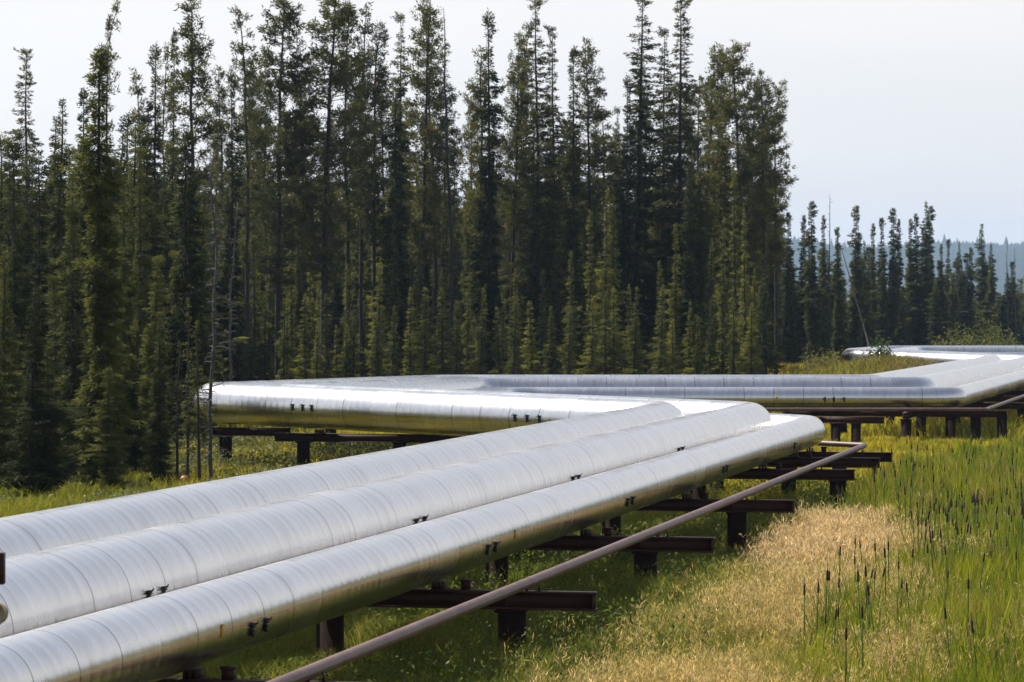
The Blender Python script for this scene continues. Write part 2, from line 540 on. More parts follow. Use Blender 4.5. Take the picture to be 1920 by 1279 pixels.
# ------------------------------------------------------------------ supports
def ibeam(L, h=0.215, w=0.19, tf=0.022, tw=0.016):
    """I-beam along +X from 0 to L, its top at z=0, with bevelled stiffener plate near the end"""
    mb = MB()
    mb.box((L / 2, 0, -tf / 2), L, w, tf)
    mb.box((L / 2, 0, -h + tf / 2), L, w, tf)
    mb.box((L / 2, 0, -h / 2), L - 0.02, tw, h - 2 * tf)
    for x in (0.03, L * 0.18, L * 0.6):
        mb.box((x, 0, -h / 2), 0.012, w - 0.03, h - 2 * tf - 0.004)
    return mb


def post_mesh(h, r=0.165):
    mb = MB()
    mb.tube([(0, 0, 0), (0, 0, h - 0.03)], r, 24)
    mb.box((0, 0, h - 0.0145), r * 2.1, r * 2.1, 0.025)
    return mb.mesh('post', M['pile'], smooth=False)


def support(origin, dirv, L, ztop, posts, label, group='steel supports holding up the pipes', guides=(), shoes=(), pr=0.165, clamp=None):
    """beam starts at origin (its free end) and runs along dirv; posts/guides/shoes = distances along it"""
    ang = math.atan2(dirv[1], dirv[0])
    root = empty('pipe_support', (float(origin[0]), float(origin[1]), float(gz(origin[0], origin[1])) - 0.1), ang)
    tag(root, label, 'pipe support', group)
    z0 = root.location.z
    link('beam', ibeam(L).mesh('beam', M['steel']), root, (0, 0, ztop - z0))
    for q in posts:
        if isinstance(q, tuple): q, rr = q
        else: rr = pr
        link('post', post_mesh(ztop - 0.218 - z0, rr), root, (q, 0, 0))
    for q in guides:
        mb = MB(); mb.box((0, 0, 0.05), 0.10, 0.11, 0.10); mb.box((0, 0, 0.108), 0.13, 0.13, 0.018)
        link('guide_block', mb.mesh('guide_block', M['steel']), root, (q, 0, ztop - z0))
    if clamp is not None:
        mb = MB(); th = np.linspace(0, math.pi, 9); rc = 0.075
        mb.tube([(rc * math.cos(a), 0, 0.035 + rc * math.sin(a)) for a in th], 0.010, 6)
        mb.box((rc, 0, 0.018), 0.03, 0.04, 0.036); mb.box((-rc, 0, 0.018), 0.03, 0.04, 0.036)
        link('clamp', mb.mesh('clamp', M['steel']), root, (clamp, 0, ztop - z0))
    for (q, hh, wd) in shoes:
        mb = MB(); mb.box((0, 0, 0.006), wd, 0.30, 0.012); mb.box((0, 0, hh / 2 + 0.006), 0.02, 0.26, hh); mb.box((wd * .3, 0, hh / 2 + 0.006), 0.014, 0.26, hh); mb.box((-wd * .3, 0, hh / 2 + 0.006), 0.014, 0.26, hh)
        link('pipe_shoe', mb.mesh('pipe_shoe', M['steel']), root, (q, 0, ztop - z0))
    return root


ZT = 1.12
names = {19.0: None,
         28.0: 'brown steel support under the pipes, its beam end just below the picture',
         37.1: 'nearest brown steel beam with its free end in full view on a stout post',
         46.0: 'second brown steel beam from the viewer, poking out over green weeds',
         55.0: 'third brown steel beam from the viewer, its end above the dry grass',
         64.5: 'brown steel beam with a stout post set close to its free end',
         69.5: 'brown steel beam just in front of the sharp bend of the brown pipe',
         72.2: 'shortest looking brown beam, directly under the sharp bend of the brown pipe'}
for Y, lab in names.items():
    q0 = 6.9
    # point on the line q=q0 at depth Y
    s = (Y - NL[1] * q0) / D1[1]
    o = nq(q0, s)
    z = ZT + (0.05 if Y > 60 else 0.0)
    if Y < 60: pl = [1.0, 3.2, 5.2]
    elif Y < 66: pl = [0.35, 3.2, 5.2]
    elif Y < 70: pl = [(0.12, 0.06), 2.0, 5.0]
    else: pl = [1.2, 4.0]
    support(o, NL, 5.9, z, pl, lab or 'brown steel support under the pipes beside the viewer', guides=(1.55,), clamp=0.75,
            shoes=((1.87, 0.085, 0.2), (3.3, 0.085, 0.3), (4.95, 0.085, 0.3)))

# zigzag supports behind the front run
def sup_u(u0, Y, L, ztop, post_u, lab, dirv=None, pr=0.165, **kw):
    o = np.array([gx(u0, Y), Y]); dv = np.array([math.cos(A1), -math.sin(A1)]) if dirv is None else dirv
    pl = []
    for pu in post_u:
        k = (pu - 960) / F
        t = (k * o[1] - o[0]) / (dv[0] - k * dv[1])
        pl.append(t)
    return support(o, dv, L, ztop, pl, lab, pr=pr, **kw)


sup_u(515, 82.3, 5.9, 1.22, (569, 750, 815), 'brown beam on posts seen in the gap under the rounded corner',
      shoes=((1.2, 0.1, 0.3),))
sup_u(560, 96.5, 6.0, 1.08, (620, 800), 'support farther back whose single thin post shows beside the gap post')
sup_u(395, 84.6, 2.2, 1.28, (423,), 'stout dark pile under the rounded corner nearest the forest', pr=0.17)
DA = D1
NR = np.array([math.cos(A1), -math.sin(A1)])
sup_u(1535, 102.2, 2.1, 0.98, (1567, 1605), 'pair of dark posts under a cross beam behind the slim pipe bend', pr=0.155)
for (u0, lab) in ((1694, 'two posts one behind the other in the gap under the far pipes'),
                  (1330, 'support under the far pipes, mostly hidden by the near bends')):
    Y0 = 104.4
    o = np.array([gx(u0, Y0 + 0.4), Y0])
    support(o, DA, 6.6, 1.02, [0.4, 6.1], lab, shoes=((1.75, 0.07, 0.2), (3.25, 0.07, 0.3), (4.9, 0.07, 0.3)), pr=0.175)
o = np.array([gx(1889, 106.4), 106.4])
support(o, -NR, 7.5, 1.02, [0.18, 1.05, 1.88, 5.5], 'three close dark posts in a row under the far bend', pr=0.17)
run2 = offset_path(BASE, 4.2 + 0.9)
for (Y, lab) in ((116.5, 'brown support just beyond the far bend'), (126, 'second brown support beyond the far bend'),
                 (136, 'third brown support beyond the far bend'), (147, 'fourth brown support beyond the far bend')):
    a = run2[4]; t = (Y - a[1]) / D2[1]
    o = a + D2 * t
    support(o, np.array([-math.cos(A2), math.sin(A2)]), 6.4, 1.0 - 0.0025 * (Y - 109), [0.6, 3.0, 5.4], lab)
for (Y, x) in ((182.6, 26.0), (182.6, 36.0)):
    support(np.array([x, Y - 2.5]), np.array([0, 1.]), 6.5, 1.06, [0.5, 6], 'low support under the farthest run of pipe by the shrubs')
sup_u(1640, 163.5, 7.5, 1.0, (1650, 1700, 1760), 'low support in grass under the farthest zigzag of pipes')

# frame at the picture's edge: a brown bracket and a tan pole end
fr = empty('bracket_post', (gx(-70, 20.0), 20.0, 0.0)); tag(fr, 'brown bracket with a round tan pole end poking in at the picture edge', 'bracket post')
mb = MB(); mb.box((0, 0, 1.75), 0.12, 0.12, 3.5)
link('post', mb.mesh('post', M['steel']), fr)
x8 = gx(8, 20.0) - fr.location.x
mb = MB(); zc = CAMZ - (1066 - HOR) / F * 20.0
mb.box((x8 / 2 + 0.03, 0, zc), x8 - 0.06, 0.10, 58 / F * 20)
link('arm', mb.mesh('arm', M['steel']), fr)
mb = MB(); zc = CAMZ - (1151 - HOR) / F * 20.0; rr = 22 / F * 20
mb.tube([(gx(-9, 20) - fr.location.x, -0.08, zc), (gx(-9, 20) - fr.location.x, 0.06, zc)], rr, 32)
mb.box((x8 / 2 - 0.05, 0.0, zc), x8 - 0.12, 0.05, 0.05)
link('pole_end', mb.mesh('pole_end', M['tanwood'], smooth=False), fr)

# ------------------------------------------------------------------ foliage building blocks
def sprays(c, d, l, w, rng):
    """kite-shaped leaf faces: centres c, unit directions d"""
    n = len(c)
    r = rng.normal(size=(n, 3))
    s = np.cross(d, r); s /= np.linalg.norm(s, axis=1)[:, None] + 1e-9
    l = np.broadcast_to(l, (n,))[:, None]; w = np.broadcast_to(w, (n,))[:, None]
    V = np.stack([c, c + d * l * 0.45 + s * w / 2, c + d * l, c + d * l * 0.45 - s * w / 2], 1).reshape(-1, 3)
    Q = np.arange(4 * n).reshape(n, 4)
    return V, Q


def unit(v):
    return v / (np.linalg.norm(v, axis=-1, keepdims=True) + 1e-9)


def make_spruce(seed, h, rmax, base=0.04, club=0.0, dens=1.0, leaf=(0.20, 0.07), step=0.17, gap=0.25, lean=0.15, taper=0.75, mat='spruce', dead=0.0, trunk_r=None, peak=0.30):
    rng = np.random.default_rng(seed)
    tr = trunk_r or (0.04 + h * 0.0045)
    zz = np.linspace(0, h, 14)
    wob = np.cumsum(rng.normal(0, lean * h / 14 * 0.12, (14, 2)), axis=0) * (zz / h)[:, None]
    spine = np.column_stack([wob, zz])
    trad = tr * (1 - zz / h) ** 0.8 + 0.012
    mb = MB(); mb.tube(spine, trad, 8)

    def axis(z):
        return np.array([np.interp(z, zz, spine[:, 0]), np.interp(z, zz, spine[:, 1]), z])
    C, D, Lw = [], [], []
    z = h * base
    pn = rng.uniform(0, 6.28, 6)
    while z < h - 0.05:
        t = z / h
        prof = rmax * min(1.0, ((1 - t) / (1 - peak)) ** taper) * (1.0 if t > peak else 0.72 + 0.28 * t / peak)
        prof *= 0.80 + 0.36 * math.sin(z * 1.7 + pn[0]) * math.sin(z * 0.63 + pn[1])
        if club and t > 1 - club:
            k = (t - (1 - club)) / club
            prof = max(prof, rmax * (0.36 + 0.10 * math.sin(k * 3.14)) * (1 - 0.6 * k ** 3))
        elif club and t > 1 - 1.7 * club:
            prof *= 0.72
        nb = rng.integers(5, 9)
        for _ in range(nb):
            if rng.random() < gap * (0.5 if t > 0.85 else 1.0): continue
            az = rng.uniform(0, 6.283)
            side = 0.8 + 0.35 * math.sin(az + pn[2] + z * 0.5)
            L = prof * (0.3 + 0.95 * rng.random() ** 0.8) * side
            if rng.random() < 0.08: L *= 1.45
            if t > 0.86: L = min(L, prof * 0.95)
            if L < 0.05: L = 0.05
            up = 0.8 if t > 0.95 else 0.4 if t > 0.9 else (0.0 if t > 0.8 else -0.28)
            el = up + rng.normal(0, 0.16)
            dd = np.array([math.cos(az) * math.cos(el), math.sin(az) * math.cos(el), math.sin(el)])
            p0 = axis(min(h * 0.995, z + rng.uniform(-0.6, 0.6) * step))
            ns = max(5, int(L / 0.017 * dens))
            f = np.sort(rng.uniform(0.10, 1.0, ns) ** 0.85)
            lat = np.array([-dd[1], dd[0], 0.0]) / (math.hypot(dd[0], dd[1]) + 1e-6)
            off = rng.uniform(-1, 1, ns)
            pos = p0 + dd * (f * L)[:, None] + lat * (off * (0.30 * L * (1.15 - f) + 0.05))[:, None]
            pos[:, 2] += (-0.12 * L * f + 0.22 * L * f ** 3) * (1 if t < 0.85 else 0.3) - 0.05 * np.abs(off)
            pos += rng.normal(0, 0.025 + 0.02 * L, (ns, 3)) * np.array([1, 1, 0.9])
            dr = unit(dd + lat * (off * 0.9)[:, None] + rng.normal(0, 0.32, (ns, 3)) + np.array([0, 0, -0.12]))
            C.append(pos); D.append(dr)
            Lw.append(np.full(ns, 1.0 - 0.52 * t))
            if L > 0.35:
                mb.tube([p0, p0 + dd * L * 0.8], [0.013, 0.004], 3, cap=False)
        z += step * rng.uniform(0.75, 1.25)
    # leader
    ns = 14
    f = rng.uniform(0.0, 0.35, ns)
    pos = axis(h) + np.column_stack([rng.normal(0, 0.03, ns), rng.normal(0, 0.03, ns), -f])
    C.append(pos); D.append(unit(rng.normal(0, 0.5, (ns, 3)) + np.array([0, 0, 0.9]))); Lw.append(np.full(ns, 0.6))
    if dead:
        for _ in range(int(dead)):
            zd = rng.uniform(0.05, 0.62) * h; az = rng.uniform(0, 6.283); L = rng.uniform(0.3, 0.9)
            p0 = axis(zd); e = np.array([math.cos(az), math.sin(az), rng.uniform(-0.6, 0.0)])
            mb.tube([p0, p0 + e * L * 0.5, p0 + e * L + np.array([0, 0, 0.12 * L])], [0.014, 0.009, 0.004], 3, cap=False)
    C = np.concatenate(C); D = np.concatenate(D); S = np.concatenate(Lw)
    n = len(C)
    V, Q = sprays(C, D, leaf[0] * S * rng.uniform(0.6, 1.35, n), leaf[1] * S * rng.uniform(0.6, 1.4, n), rng)
    return mb.mesh('trunk', M['bark'], smooth=True), mk('crown', V, [Q], M[mat]), h


def make_pine(seed, h, crown=0.5, rmax=1.5, dens=1.0, lean=0.5, nb=70, leaf=(0.22, 0.06), dead=40, topcurve=0.0, shape=0.7):
    rng = np.random.default_rng(seed)
    tr = 0.05 + h * 0.0045
    zz = np.linspace(0, h, 18)
    wob = np.cumsum(rng.normal(0, lean * h / 18 * 0.10, (18, 2)), axis=0) * (zz / h)[:, None]
    if topcurve:
        k = np.clip((zz / h - 0.82) / 0.18, 0, 1) ** 2
        wob[:, 0] += topcurve * k
        zz2 = zz - abs(topcurve) * 0.35 * k
    else: zz2 = zz
    spine = np.column_stack([wob, zz2])
    mb = MB(); mb.tube(spine, tr * (1 - zz / h) ** 0.75 + 0.014, 8)

    def axis(z):
        return np.array([np.interp(z, zz, spine[:, 0]), np.interp(z, zz, spine[:, 1]), np.interp(z, zz, spine[:, 2])])
    C, D = [], []
    for i in range(int(nb * 1.5)):
        t = 1 - crown * rng.uniform(0, 1) ** 0.85
        z = t * h
        k = (1 - t) / crown
        L = rmax * (0.22 + 0.78 * min(1, (k / 0.45)) ** shape) * (1 if k < 0.6 else 1 - 0.5 * (k - 0.6) / 0.4) * rng.uniform(0.5, 1.2)
        az = rng.uniform(0, 6.283); el = rng.uniform(-0.15, 0.45) + 0.5 * max(0, 0.25 - k)
        dd = np.array([math.cos(az) * math.cos(el), math.sin(az) * math.cos(el), math.sin(el)])
        p0 = axis(z)
        mid = p0 + dd * L * 0.55 + np.array([0, 0, -0.08 * L]); tip = p0 + dd * L + np.array([0, 0, 0.12 * L])
        mb.tube([p0, mid, tip], [0.022, 0.014, 0.005], 4, cap=False)
        ncl = max(3, int(L / 0.19 * dens))
        for c in range(ncl):
            f = rng.uniform(0.35, 1.03)
            cc = (p0 + (mid - p0) * f / 0.55) if f < 0.55 else mid + (tip - mid) * (f - 0.55) / 0.45
            cc = cc + rng.normal(0, 0.10, 3)
            m = rng.integers(12, 21)
            dr = unit(rng.normal(0, 0.8, (m, 3)) + dd * 0.6 + np.array([0, 0, 0.35]))
            C.append(cc + rng.normal(0, 0.085, (m, 3))); D.append(dr)
    for _ in range(dead):
        zd = rng.uniform(0.15, 1 - crown * 0.6) * h; az = rng.uniform(0, 6.283); L = rng.uniform(0.25, 1.0)
        p0 = axis(zd); e = np.array([math.cos(az), math.sin(az), rng.uniform(-0.5, 0.2)])
        mb.tube([p0, p0 + e * L * 0.5, p0 + e * L + np.array([0, 0, -0.15 * L])], [0.015, 0.01, 0.004], 3, cap=False)
    m = 16
    C.append(axis(h) + rng.normal(0, 0.07, (m, 3))); D.append(unit(rng.normal(0, 0.5, (m, 3)) + np.array([0, 0, 0.8])))
    C = np.concatenate(C); D = np.concatenate(D); n = len(C)
    V, Q = sprays(C, D, leaf[0] * rng.uniform(0.6, 1.3, n), leaf[1] * rng.uniform(0.6, 1.4, n), rng)
    return mb.mesh('trunk', M['bark'], smooth=True), mk('crown', V, [Q], M['pine']), h


def make_snag(seed, h, twigs=40, maxl=0.9, mat='deadwood', curl=True, r=None):
    rng = np.random.default_rng(seed)
    tr = r or 0.05 + h * 0.005
    zz = np.linspace(0, h, 16)
    wob = np.cumsum(rng.normal(0, 0.05, (16, 2)), axis=0)
    spine = np.column_stack([wob, zz])
    mb = MB(); mb.tube(spine, tr * (1 - zz / h) ** 0.7 + 0.012, 8)
    tw = mb
    for i in range(twigs):
        z = h * rng.uniform(0.12, 0.98); az = rng.uniform(0, 6.283)
        L = rng.uniform(0.15, 1) * maxl * (1.1 - 0.6 * z / h)
        p0 = np.array([np.interp(z, zz, spine[:, 0]), np.interp(z, zz, spine[:, 1]), z])
        e = np.array([math.cos(az), math.sin(az), rng.uniform(-0.15, 0.35)])
        pts = [p0, p0 + e * L * 0.4, p0 + e * L * 0.8 + np.array([0, 0, -0.05 * L]), p0 + e * L + np.array([0, 0, -0.35 * L * (1 if curl else 0.3)])]
        tw.tube(pts, [0.02, 0.015, 0.010, 0.005], 4, cap=False)
        for _ in range(2):
            q0 = pts[rng.integers(1, 3)]; e2 = unit(e + rng.normal(0, 0.8, 3))
            tw.tube([q0, q0 + e2 * L * 0.35], [0.008, 0.003], 3, cap=False)
    return mb.mesh('trunk', M[mat], smooth=True), None, h


PROTO = {}
# narrow black spruces of the far rows
PROTO['S'] = [make_spruce(11 + i, 15, r_, club=c_, dens=1.3, leaf=(0.25, 0.08), step=0.17, gap=0.12, taper=tp, base=0.05)
              for i, (r_, c_, tp) in enumerate(((0.95, 0.07, 0.6), (0.85, 0.10, 0.5), (1.25, 0.0, 0.8), (0.95, 0.06, 0.55), (1.2, 0.07, 0.65), (0.8, 0.13, 0.45)))]
# young, lighter, pointed ones of the front row
PROTO['Y'] = [make_spruce(31 + i, 10, r_ * 1.1, club=0.0, dens=1.2, leaf=(0.22, 0.065), step=0.21, gap=0.2, taper=tp, base=0.03, peak=0.18, mat='young')
              for i, (r_, tp) in enumerate(((0.9, 0.85), (1.05, 0.95), (0.75, 0.7), (0.95, 0.75)))]
# near, finely detailed ones
PROTO['N'] = [make_spruce(51 + i, 10, r_, club=c_, dens=2.1, leaf=(0.16, 0.046), step=0.115, gap=0.12, taper=tp, base=b_, peak=0.22)
              for i, (r_, c_, tp, b_) in enumerate(((1.0, 0.13, 0.5, 0.04), (1.4, 0.0, 0.95, 0.01), (0.85, 0.05, 0.7, 0.04), (1.1, 0.07, 0.7, 0.03)))]
# tall open spruces
PROTO['C'] = [make_spruce(61, 10.5, 0.72, club=0.13, dens=3.0, leaf=(0.16, 0.05), step=0.10, gap=0.06, taper=0.32, base=0.03, peak=0.22, lean=0.3)]
PROTO['T'] = [make_spruce(71 + i, 21, r_ * 1.2, club=0.03, dens=1.1, leaf=(0.27, 0.09), step=0.22, gap=0.22, taper=tp, base=0.12, peak=0.45, dead=40, mat='pine')
              for i, (r_, tp) in enumerate(((1.5, 0.62), (1.3, 0.55), (1.7, 0.7)))]
PROTO['P'] = [make_pine(91 + i, 21, crown=c_, rmax=r_, nb=n_, lean=0.4, topcurve=t_)
              for i, (c_, r_, n_, t_) in enumerate(((0.66, 1.6, 115, 0.0), (0.55, 1.35, 90, 0.0), (0.72, 1.9, 140, 0.0), (0.6, 1.4, 95, 0.7)))]
PROTO['Q'] = [make_pine(111 + i, 20, crown=c_, rmax=r_, nb=n_, dens=0.7, lean=0.8, topcurve=t_, dead=70)
              for i, (c_, r_, n_, t_) in enumerate(((0.62, 1.05, 62, 0.0), (0.45, 0.9, 42, -0.9), (0.68, 1.15, 70, 0.6)))]
PROTO['D'] = [make_snag(131, 20, 70, 1.1, mat='bark', r=0.11), make_snag(132, 18, 60, 0.8, mat='bark', r=0.10)]
PROTO['G'] = [make_snag(141, 9, 90, 0.75, r=0.045), make_snag(142, 8, 60, 0.55, r=0.04)]       # thin grey twiggy dead stems near by
PROTO['L'] = [make_spruce(151 + i, 7, r_, dens=0.9, leaf=(0.15, 0.05), step=0.16, gap=0.55, taper=0.7, base=0.3, peak=0.6, dead=30, trunk_r=0.055, lean=0.6)
              for i, r_ in enumerate((0.5, 0.4))]
PROTO['F'] = [make_spruce(171 + i, 15, r_ * 1.15, club=c_, dens=1.3, leaf=(0.30, 0.11), step=0.19, gap=0.10, taper=tp, base=0.04, mat='sprucefar')
              for i, (r_, c_, tp) in enumerate(((1.0, 0.07, 0.65), (0.85, 0.10, 0.55), (1.3, 0.0, 0.85), (1.05, 0.10, 0.6), (1.8, 0.0, 0.95)))]

NAMES = {'S': 'spruce_tree', 'Y': 'spruce_tree', 'N': 'spruce_tree', 'C': 'spruce_tree', 'T': 'pine_tree', 'P': 'pine_tree', 'Q': 'pine_tree', 'D': 'dead_tree', 'G': 'dead_tree', 'L': 'spruce_tree', 'F': 'spruce_tree'}
CATS = {'spruce_tree': 'spruce', 'pine_tree': 'pine', 'dead_tree': 'dead tree'}
NTREE = [0]
rnd0 = random.Random(99)


def tree(kind, u, vtop, Y, label, group=None, wide=1.0, idx=None, tilt=(0, 0)):
    pr = PROTO[kind]
    k = NTREE[0] % len(pr) if idx is None else idx
    NTREE[0] += 1
    tm, cm, h = pr[k]
    x = gx(u, Y)
    z0 = float(gz(x, Y)) - 0.05
    top = CAMZ - (vtop - HOR) / F * Y
    s = (top - z0) / h
    nm = NAMES[kind]
    root = empty(nm, (x, Y, z0), random.uniform(0, 6.283))
    w = s ** 0.6 * wide
    root.scale = (w, w, s)
    tl = R(1.3) if group else R(0.4)
    root.rotation_euler = (rnd0.gauss(0, tl), rnd0.gauss(0, tl), root.rotation_euler.z)
    tag(root, label, CATS[nm], group)
    link('trunk', tm, root)
    if cm is not None: link('crown', cm, root)
    return root


# --- trees one can pick out, placed where their tips stand
HERO = [
 # near group by the forest's close end
 ('C', 190, 82, 72, 1.0, 0, 'tall black spruce with a thick dark club-shaped tip, nearest and darkest of the close group'),
 ('N', 60, 540, 67, 1.15, 1, 'broad bushy young spruce at the very edge of the forest, reaching the ground'),
 ('N', 300, 585, 79, 0.95, 2, 'small slim spruce standing alone beside the rounded pipe corner'),
 ('N', 135, 395, 77, 1.0, 3, 'spruce with light green branch tips between the club-tipped spruce and the bushy one'),
 ('N', 232, 335, 82, 0.9, 2, 'slim spruce pressed against the club-tipped black spruce on its pipe side'),
 ('N', 30, 272, 86, 1.0, 3, 'slim pointed spruce rising behind the broad bushy young one'),
 ('N', 8, 470, 74, 1.1, 1, 'dark spruce cut by the picture edge above the silver pipes'),
 ('N', 262, 275, 92, 0.8, 2, 'narrow spruce just behind the slim one beside the club-tipped spruce'),
 ('S', 103, 186, 104, 1.1, 2, 'dark pointed spruce on the skyline beside the wispy-topped pine'),
 ('S', 160, 168, 110, 0.9, 1, 'narrow dark spruce half hidden behind the club-tipped black spruce'),
 ('S', 72, 285, 98, 1.0, 0, 'dark spruce filling the dip between two skyline spruces at the close end'),
 ('T', 48, 98, 128, 1.0, 0, 'wispy-topped conifer at the close end of the skyline, pale against the sky'),
 ('Q', 194, -4, 124, 0.6, 1, 'sparse open conifer rising above the dark club tip into the sky'),
 ('Q', 258, 128, 140, 0.8, 1, 'thin sparse conifer leaning at the gap beside the club-tipped spruce'),
 ('S', 288, 88, 140, 0.95, 3, 'narrow dense dark spruce, first of three tight tips on the skyline'),
 ('Q', 305, 78, 146, 0.7, 2, 'bare thin trunk between the two narrow dark spruce tips'),
 ('S', 321, 56, 143, 0.7, 5, 'tallest of three tight spruce tips, with a small club at the end'),
 ('P', 372, -2, 128, 1.0, 1, 'tall pine with a see-through crown and a long bare trunk above the pipe corner'),
 ('S', 437, 136, 148, 0.9, 3, 'narrow dark spruce just beyond the see-through pine'),
 ('Q', 466, 12, 152, 0.9, 2, 'crooked sparse pine leaning over at its tip'),
 ('P', 522, -8, 158, 1.1, 2, 'full pine whose crown leaves the top of the picture, beside the crooked sparse one'),
 ('P', 606, -12, 158, 1.3, 2, 'broad spreading pine with a thick dark trunk and a crown running off the top'),
 ('Q', 652, 0, 160, 0.9, 0, 'sparse pine with thin twigs next to the broad spreading pine'),
 ('Q', 678, 8, 164, 0.8, 1, 'bare bending pine with a drooping hooked tip'),
 ('P', 702, 42, 163, 0.85, 3, 'leaning pine with its bent top hanging over a patch of sky'),
 ('S', 744, 146, 158, 1.05, 4, 'dense narrow spruce standing under the leaning pine top'),
 ('T', 750, 28, 168, 0.9, 1, 'open pine between the leaning pine and the tall straight one'),
 ('P', 790, -2, 165, 1.0, 0, 'tall straight pine whose tip just touches the top of the picture'),
 ('Q', 815, 28, 168, 0.9, 0, 'thin pine close beside the tall straight pine'),
 ('D', 847, 14, 160, 1.0, 0, 'bare dead trunk with a curled broken branch near its tip'),
 ('S', 920, 27, 162, 1.0, 3, 'sharp dark spruce standing clear on the skyline past the bare dead trunk'),
 ('P', 895, 95, 170, 0.9, 1, 'pine filling the space between the dead trunk and the sharp dark spruce'),
 ('P', 955, 66, 170, 0.8, 1, 'short-crowned pine right behind the sharp dark spruce'),
 ('Q', 969, 32, 172, 0.7, 2, 'thin bent pine stem poking above its neighbours before the big dense conifer'),
 ('T', 1014, -2, 168, 1.15, 2, 'big dense conifer with a full pointed crown in the middle of the skyline'),
 ('T', 1040, 55, 172, 0.9, 0, 'conifer leaning against the big dense one on its far side'),
 ('S', 1075, 90, 160, 1.0, 1, 'narrow dark spruce in front of the sunlit pine by the gap in the skyline'),
 ('P', 1108, 78, 168, 0.95, 0, 'pine with ragged side branches on the near side of the skyline gap'),
 ('Q', 1140, 200, 172, 1.1, 2, 'feathery low-branched tree at the edge of the skyline gap'),
 ('S', 1172, 146, 165, 0.8, 3, 'slim spruce standing in front of the tallest conifer past the gap'),
 ('T', 1190, -10, 172, 1.35, 2, 'tallest conifer past the skyline gap, its broad crown off the top of the picture'),
 ('T', 1240, 55, 176, 1.0, 1, 'conifer squeezed between the two tallest ones past the gap'),
 ('T', 1276, 4, 172, 1.35, 0, 'tall conifer with a needle-thin tip, second past the skyline gap'),
 ('Q', 1322, 92, 178, 0.9, 0, 'thin nearly bare pine showing sky between its trunks'),
 ('P', 1345, 88, 180, 0.8, 1, 'slender pine between the bare one and the last big pine'),
 ('P', 1390, 80, 176, 1.1, 2, 'last big round-topped pine before the open sky'),
 ('P', 1432, 138, 178, 1.0, 0, 'pine with heavy dark foliage at the end of the tall forest'),
 ('P', 1455, 152, 182, 0.75, 3, 'outermost pine of the tall forest, its branches reaching into open sky'),
 ('S', 1295, 270, 160, 0.9, 1, 'slim dark spruce half the height of the tall conifers behind it'),
 ('S', 1000, 205, 160, 0.75, 3, 'slim spruce in front of the big dense conifer in mid forest'),
 # the thin stems by the rounded pipe corner
 ('G', 399, 300, 75.5, 1.0, 0, 'grey dead stem with pale tangled twigs crossing the rounded pipe corner'),
 ('L', 376, 600, 74.5, 0.9, 0, 'thin dark stem with few needles in front of the rounded pipe corner'),
 ('L', 352, 560, 77, 0.8, 1, 'thin dark stem just beside the rounded pipe corner'),
 ('L', 332, 640, 79, 0.9, 0, 'short thin sapling between the lone slim spruce and the pipe corner'),
 ('G', 430, 380, 100, 0.9, 1, 'grey twiggy dead stem standing behind the pipe corner'),
 # beyond the end of the tall forest
 ('F', 1480, 400, 236, 0.8, 0, 'low dark spruce right against the end of the tall forest'),
 ('F', 1524, 379, 245, 1.0, 3, 'thick-tipped spruce, first clear tip after the tall forest'),
 ('F', 1505, 405, 250, 0.8, 1, 'thin spruce just before the thick-tipped one'),
 ('D', 1557, 362, 248, 0.8, 1, 'bare grey dead trunk among the lower spruces'),
 ('F', 1545, 405, 255, 0.7, 1, 'slim spruce touching the bare grey trunk'),
 ('F', 1572, 428, 250, 0.8, 0, 'short spruce just past the bare grey trunk'),
 ('F', 1603, 387, 262, 1.0, 3, 'straight spruce standing alone against the blue hill'),
 ('F', 1622, 450, 280, 0.8, 2, 'short spruce between two straight ones against the blue hill'),
 ('F', 1636, 420, 285, 0.8, 1, 'slim spruce at the start of the far cluster'),
 ('F', 1655, 410, 290, 0.9, 0, 'second spruce of the far cluster'),
 ('F', 1671, 392, 290, 1.0, 3, 'pointed spruce in the middle of the far cluster'),
 ('F', 1686, 412, 296, 0.7, 1, 'narrow spruce next to the pointed one in the far cluster'),
 ('F', 1705, 412, 300, 0.7, 3, 'club-tipped slim spruce after the far cluster'),
 ('F', 1720, 402, 300, 0.9, 1, 'spruce just before the twin-tipped tall one'),
 ('F', 1735, 377, 300, 1.1, 2, 'tallest spruce of the far rows, with a thin spire'),
 ('F', 1743, 388, 303, 1.0, 3, 'twin tip close against the tallest far spruce'),
 ('F', 1767, 458, 320, 0.7, 1, 'low slim spruce against the hill after the tallest far one'),
 ('F', 1776, 450, 325, 0.8, 0, 'low pointed spruce before the dip in the far row'),
 ('F', 1799, 452, 330, 0.8, 2, 'low spruce in the dip of the far row'),
 ('F', 1822, 465, 330, 0.8, 3, 'low spruce beside the broad far spruce'),
 ('F', 1844, 420, 320, 1.2, 4, 'broad spruce with a knobbly tip near the end of the far row'),
 ('F', 1858, 455, 318, 1.0, 2, 'sloping-sided spruce leaning on the broad far one'),
 ('D', 1890, 448, 290, 0.9, 0, 'dark spindly dead tree, first of a pair against the hill'),
 ('D', 1906, 462, 292, 0.8, 1, 'dark spindly dead tree, second of a pair against the hill'),
]
for (k, u, v, Y, w, i, lab) in HERO:
    tree(k, u, v, Y, lab, None, w, i)

